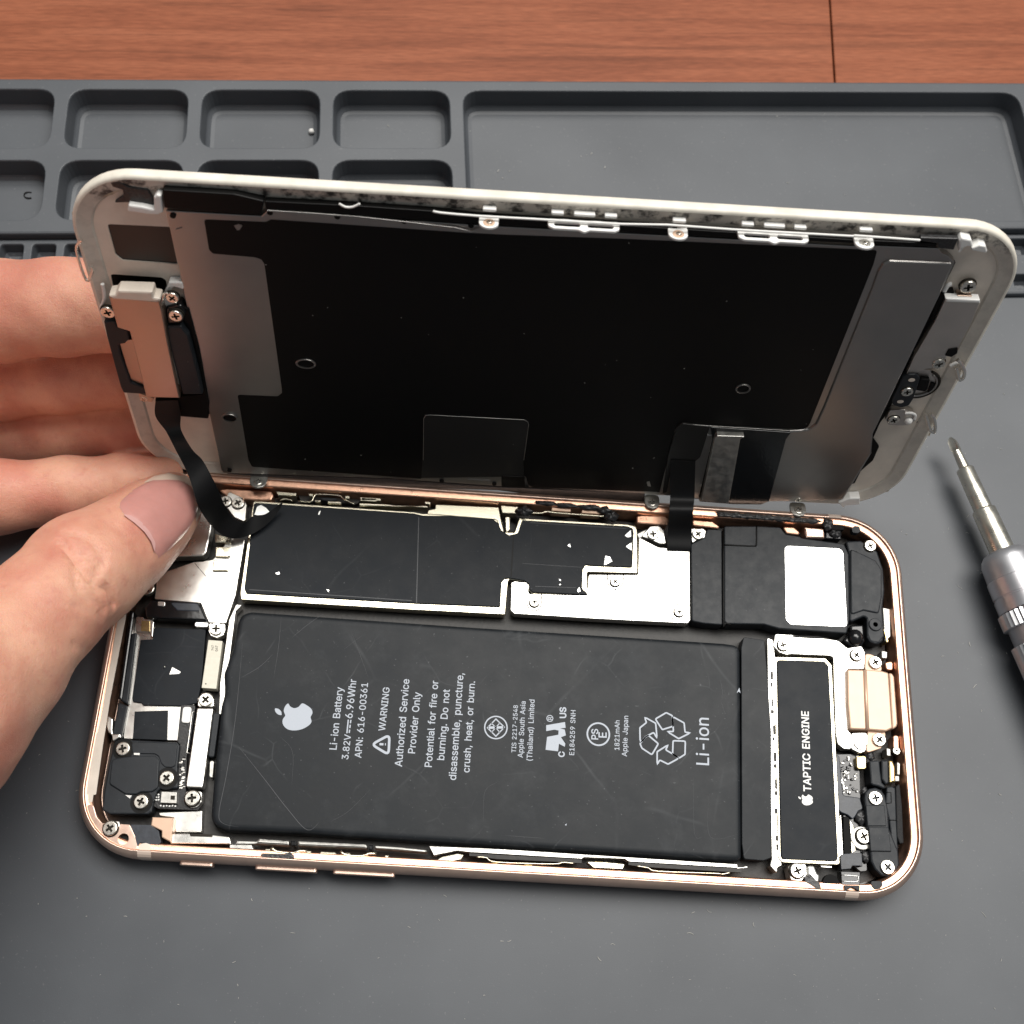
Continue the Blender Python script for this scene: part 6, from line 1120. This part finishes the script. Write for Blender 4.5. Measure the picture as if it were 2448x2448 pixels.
# skin folds and soft unevenness
curves = []
for _, dep, wd_, s_ in CRL:
    q = [march(x, y, hand_d) for x, y in pix(s_)]; q = np.array([tuple(v) for v in crom([tuple(v) for v in q], 6)]); curves.append((q, dep, wd_))
G = grad(hand_d, P); disp = np.zeros(len(P))
near = np.where((P[:, 0] > -105))[0]
for q, dep, wd_ in curves:
    dm = np.full(len(near), 1e9)
    for a, b in zip(q[:-1], q[1:]): dm = np.minimum(dm, seg_d(P[near], a, b, 0, 0))
    disp[near] += -dep * 2.4 * np.exp(-(dm / (wd_ * .8)) ** 2) + dep * .35 * np.exp(-((dm - wd_ * 2.2) / (wd_ * 1.2)) ** 2)
disp += .12 * np.sin(P[:, 0] * .55 + P[:, 1] * .3) * np.sin(P[:, 1] * .45 + P[:, 2] * .5)
# --- nail: outline traced in the photograph, laid on the surface
nail_s = 'M1 905,520 930,470 1010,400 1100,350 1180,318 1290,312 1380,318 1440,345 1490,400 1515,470 1522,530 1500,600 1450,690 1390,765 1300,850 1215,915 1180,920 1185,860 1150,780 1100,710 1030,650 950,600'
edge_s = 'M1 1090,345 1190,285 1300,262 1400,262 1455,275 1510,380 1555,500 1545,560 1500,650 1510,580 1522,520 1512,460 1485,400 1440,347 1380,320 1290,314 1180,320'
def surf_patch(name, s_, lift, matn, edge_drop=.0, step=14, parent=None, dome=0.0, base=.2):
    pl = fil(pix(s_), 12, 3); area_ = area2(pl); pl = pl if area_ > 0 else pl[::-1]
    xs = [p[0] for p in pl]; ys = [p[1] for p in pl]; pts = [Vector(p) for p in pl]; n0 = len(pts)
    def inside(x, y):
        c_ = False
        for i in range(len(pl)):
            x1, y1 = pl[i - 1]; x2, y2 = pl[i]
            if (y1 > y) != (y2 > y) and x < (x2 - x1) * (y - y1) / (y2 - y1) + x1: c_ = not c_
        return c_
    def ed(x, y): 
        m_ = 1e9
        for i in range(len(pl)):
            a = Vector(pl[i - 1]); b = Vector(pl[i]); ab = b - a; L2 = ab.length_squared
            t = 0 if L2 == 0 else max(0, min(1, (Vector((x, y)) - a).dot(ab) / L2)); m_ = min(m_, (a + ab * t - Vector((x, y))).length)
        return m_
    y = min(ys)
    while y < max(ys):
        x = min(xs)
        while x < max(xs):
            if inside(x, y) and ed(x, y) > step * .35: pts.append(Vector((x, y)))
            x += step
        y += step
    r_ = delaunay_2d_cdt(pts, [], [list(range(n0))], 1, 1e-4)
    V2, F2 = r_[0], r_[2]
    Q = np.array([march(v.x, v.y, hand_d) for v in V2]); N_ = grad(hand_d, Q)
    e_ = np.array([ed(v.x, v.y) for v in V2])
    up = lift * np.clip(e_ / 5.0, 0, 1) ** .6 - edge_drop * (e_ < 1) + base + dome * np.clip(e_ / 90, 0, 1)
    top = Q + N_ * up[:, None]
    fs = [tuple(f)[::-1] for f in F2]
    return mesh(name, [tuple(v) for v in top], fs, matn, parent, smooth=True)
# cuticle groove
cut = np.array([march(x, y, hand_d) for x, y in [tuple(v)[:2] for v in crom([p + (0,) for p in pix('M1 1085,345 1000,400 925,470 895,520 945,600 1030,655 1100,715 1150,785 1183,860 1180,930')], 6)]])
dm = np.full(len(near), 1e9)
for a, b in zip(cut[:-1], cut[1:]): dm = np.minimum(dm, seg_d(P[near], a, b, 0, 0))
disp[near] += .16 * np.exp(-((dm - .1) / .9) ** 2)
P = P + G * disp[:, None]
me.vertices.foreach_set('co', (P * S).ravel()); me.polygons.foreach_set('use_smooth', [True] * len(me.polygons)); me.materials.clear(); me.materials.append(M['skin']); me.update()
ho = bpy.data.objects.new('hand', me); COL.objects.link(ho)
tag(ho, "person's bare left hand holding the lifted display, thumb pressed on the phone's end", 'hand')
M['nail'] = mat('nail_pink', (.57, .27, .235, 1), .28, 0, var=.08, vscale=1.5, bump=.05, bscale=12, coat=.25)
b_ = M['nail'].node_tree.nodes['Principled BSDF']; b_.inputs['Subsurface Weight'].default_value = .2; b_.inputs['Subsurface Radius'].default_value = (1, .3, .2); b_.inputs['Subsurface Scale'].default_value = .1
M['nail_edge'] = mat('nail_free_edge', (.66, .50, .40, 1), .35)
M['lunula'] = mat('nail_pale', (.63, .36, .33, 1), .3, coat=.2)
surf_patch('thumbnail', nail_s, .28, 'nail', .12, parent=ho)
surf_patch('nail_tip', edge_s, .22, 'nail_edge', .12, 11, parent=ho)
surf_patch('nail_moon', 'M1 935,590 1000,600 1080,650 1140,720 1180,800 1178,880 1150,790 1100,720 1030,658', .02, 'lunula', 0.0, 9, parent=ho, base=.5)
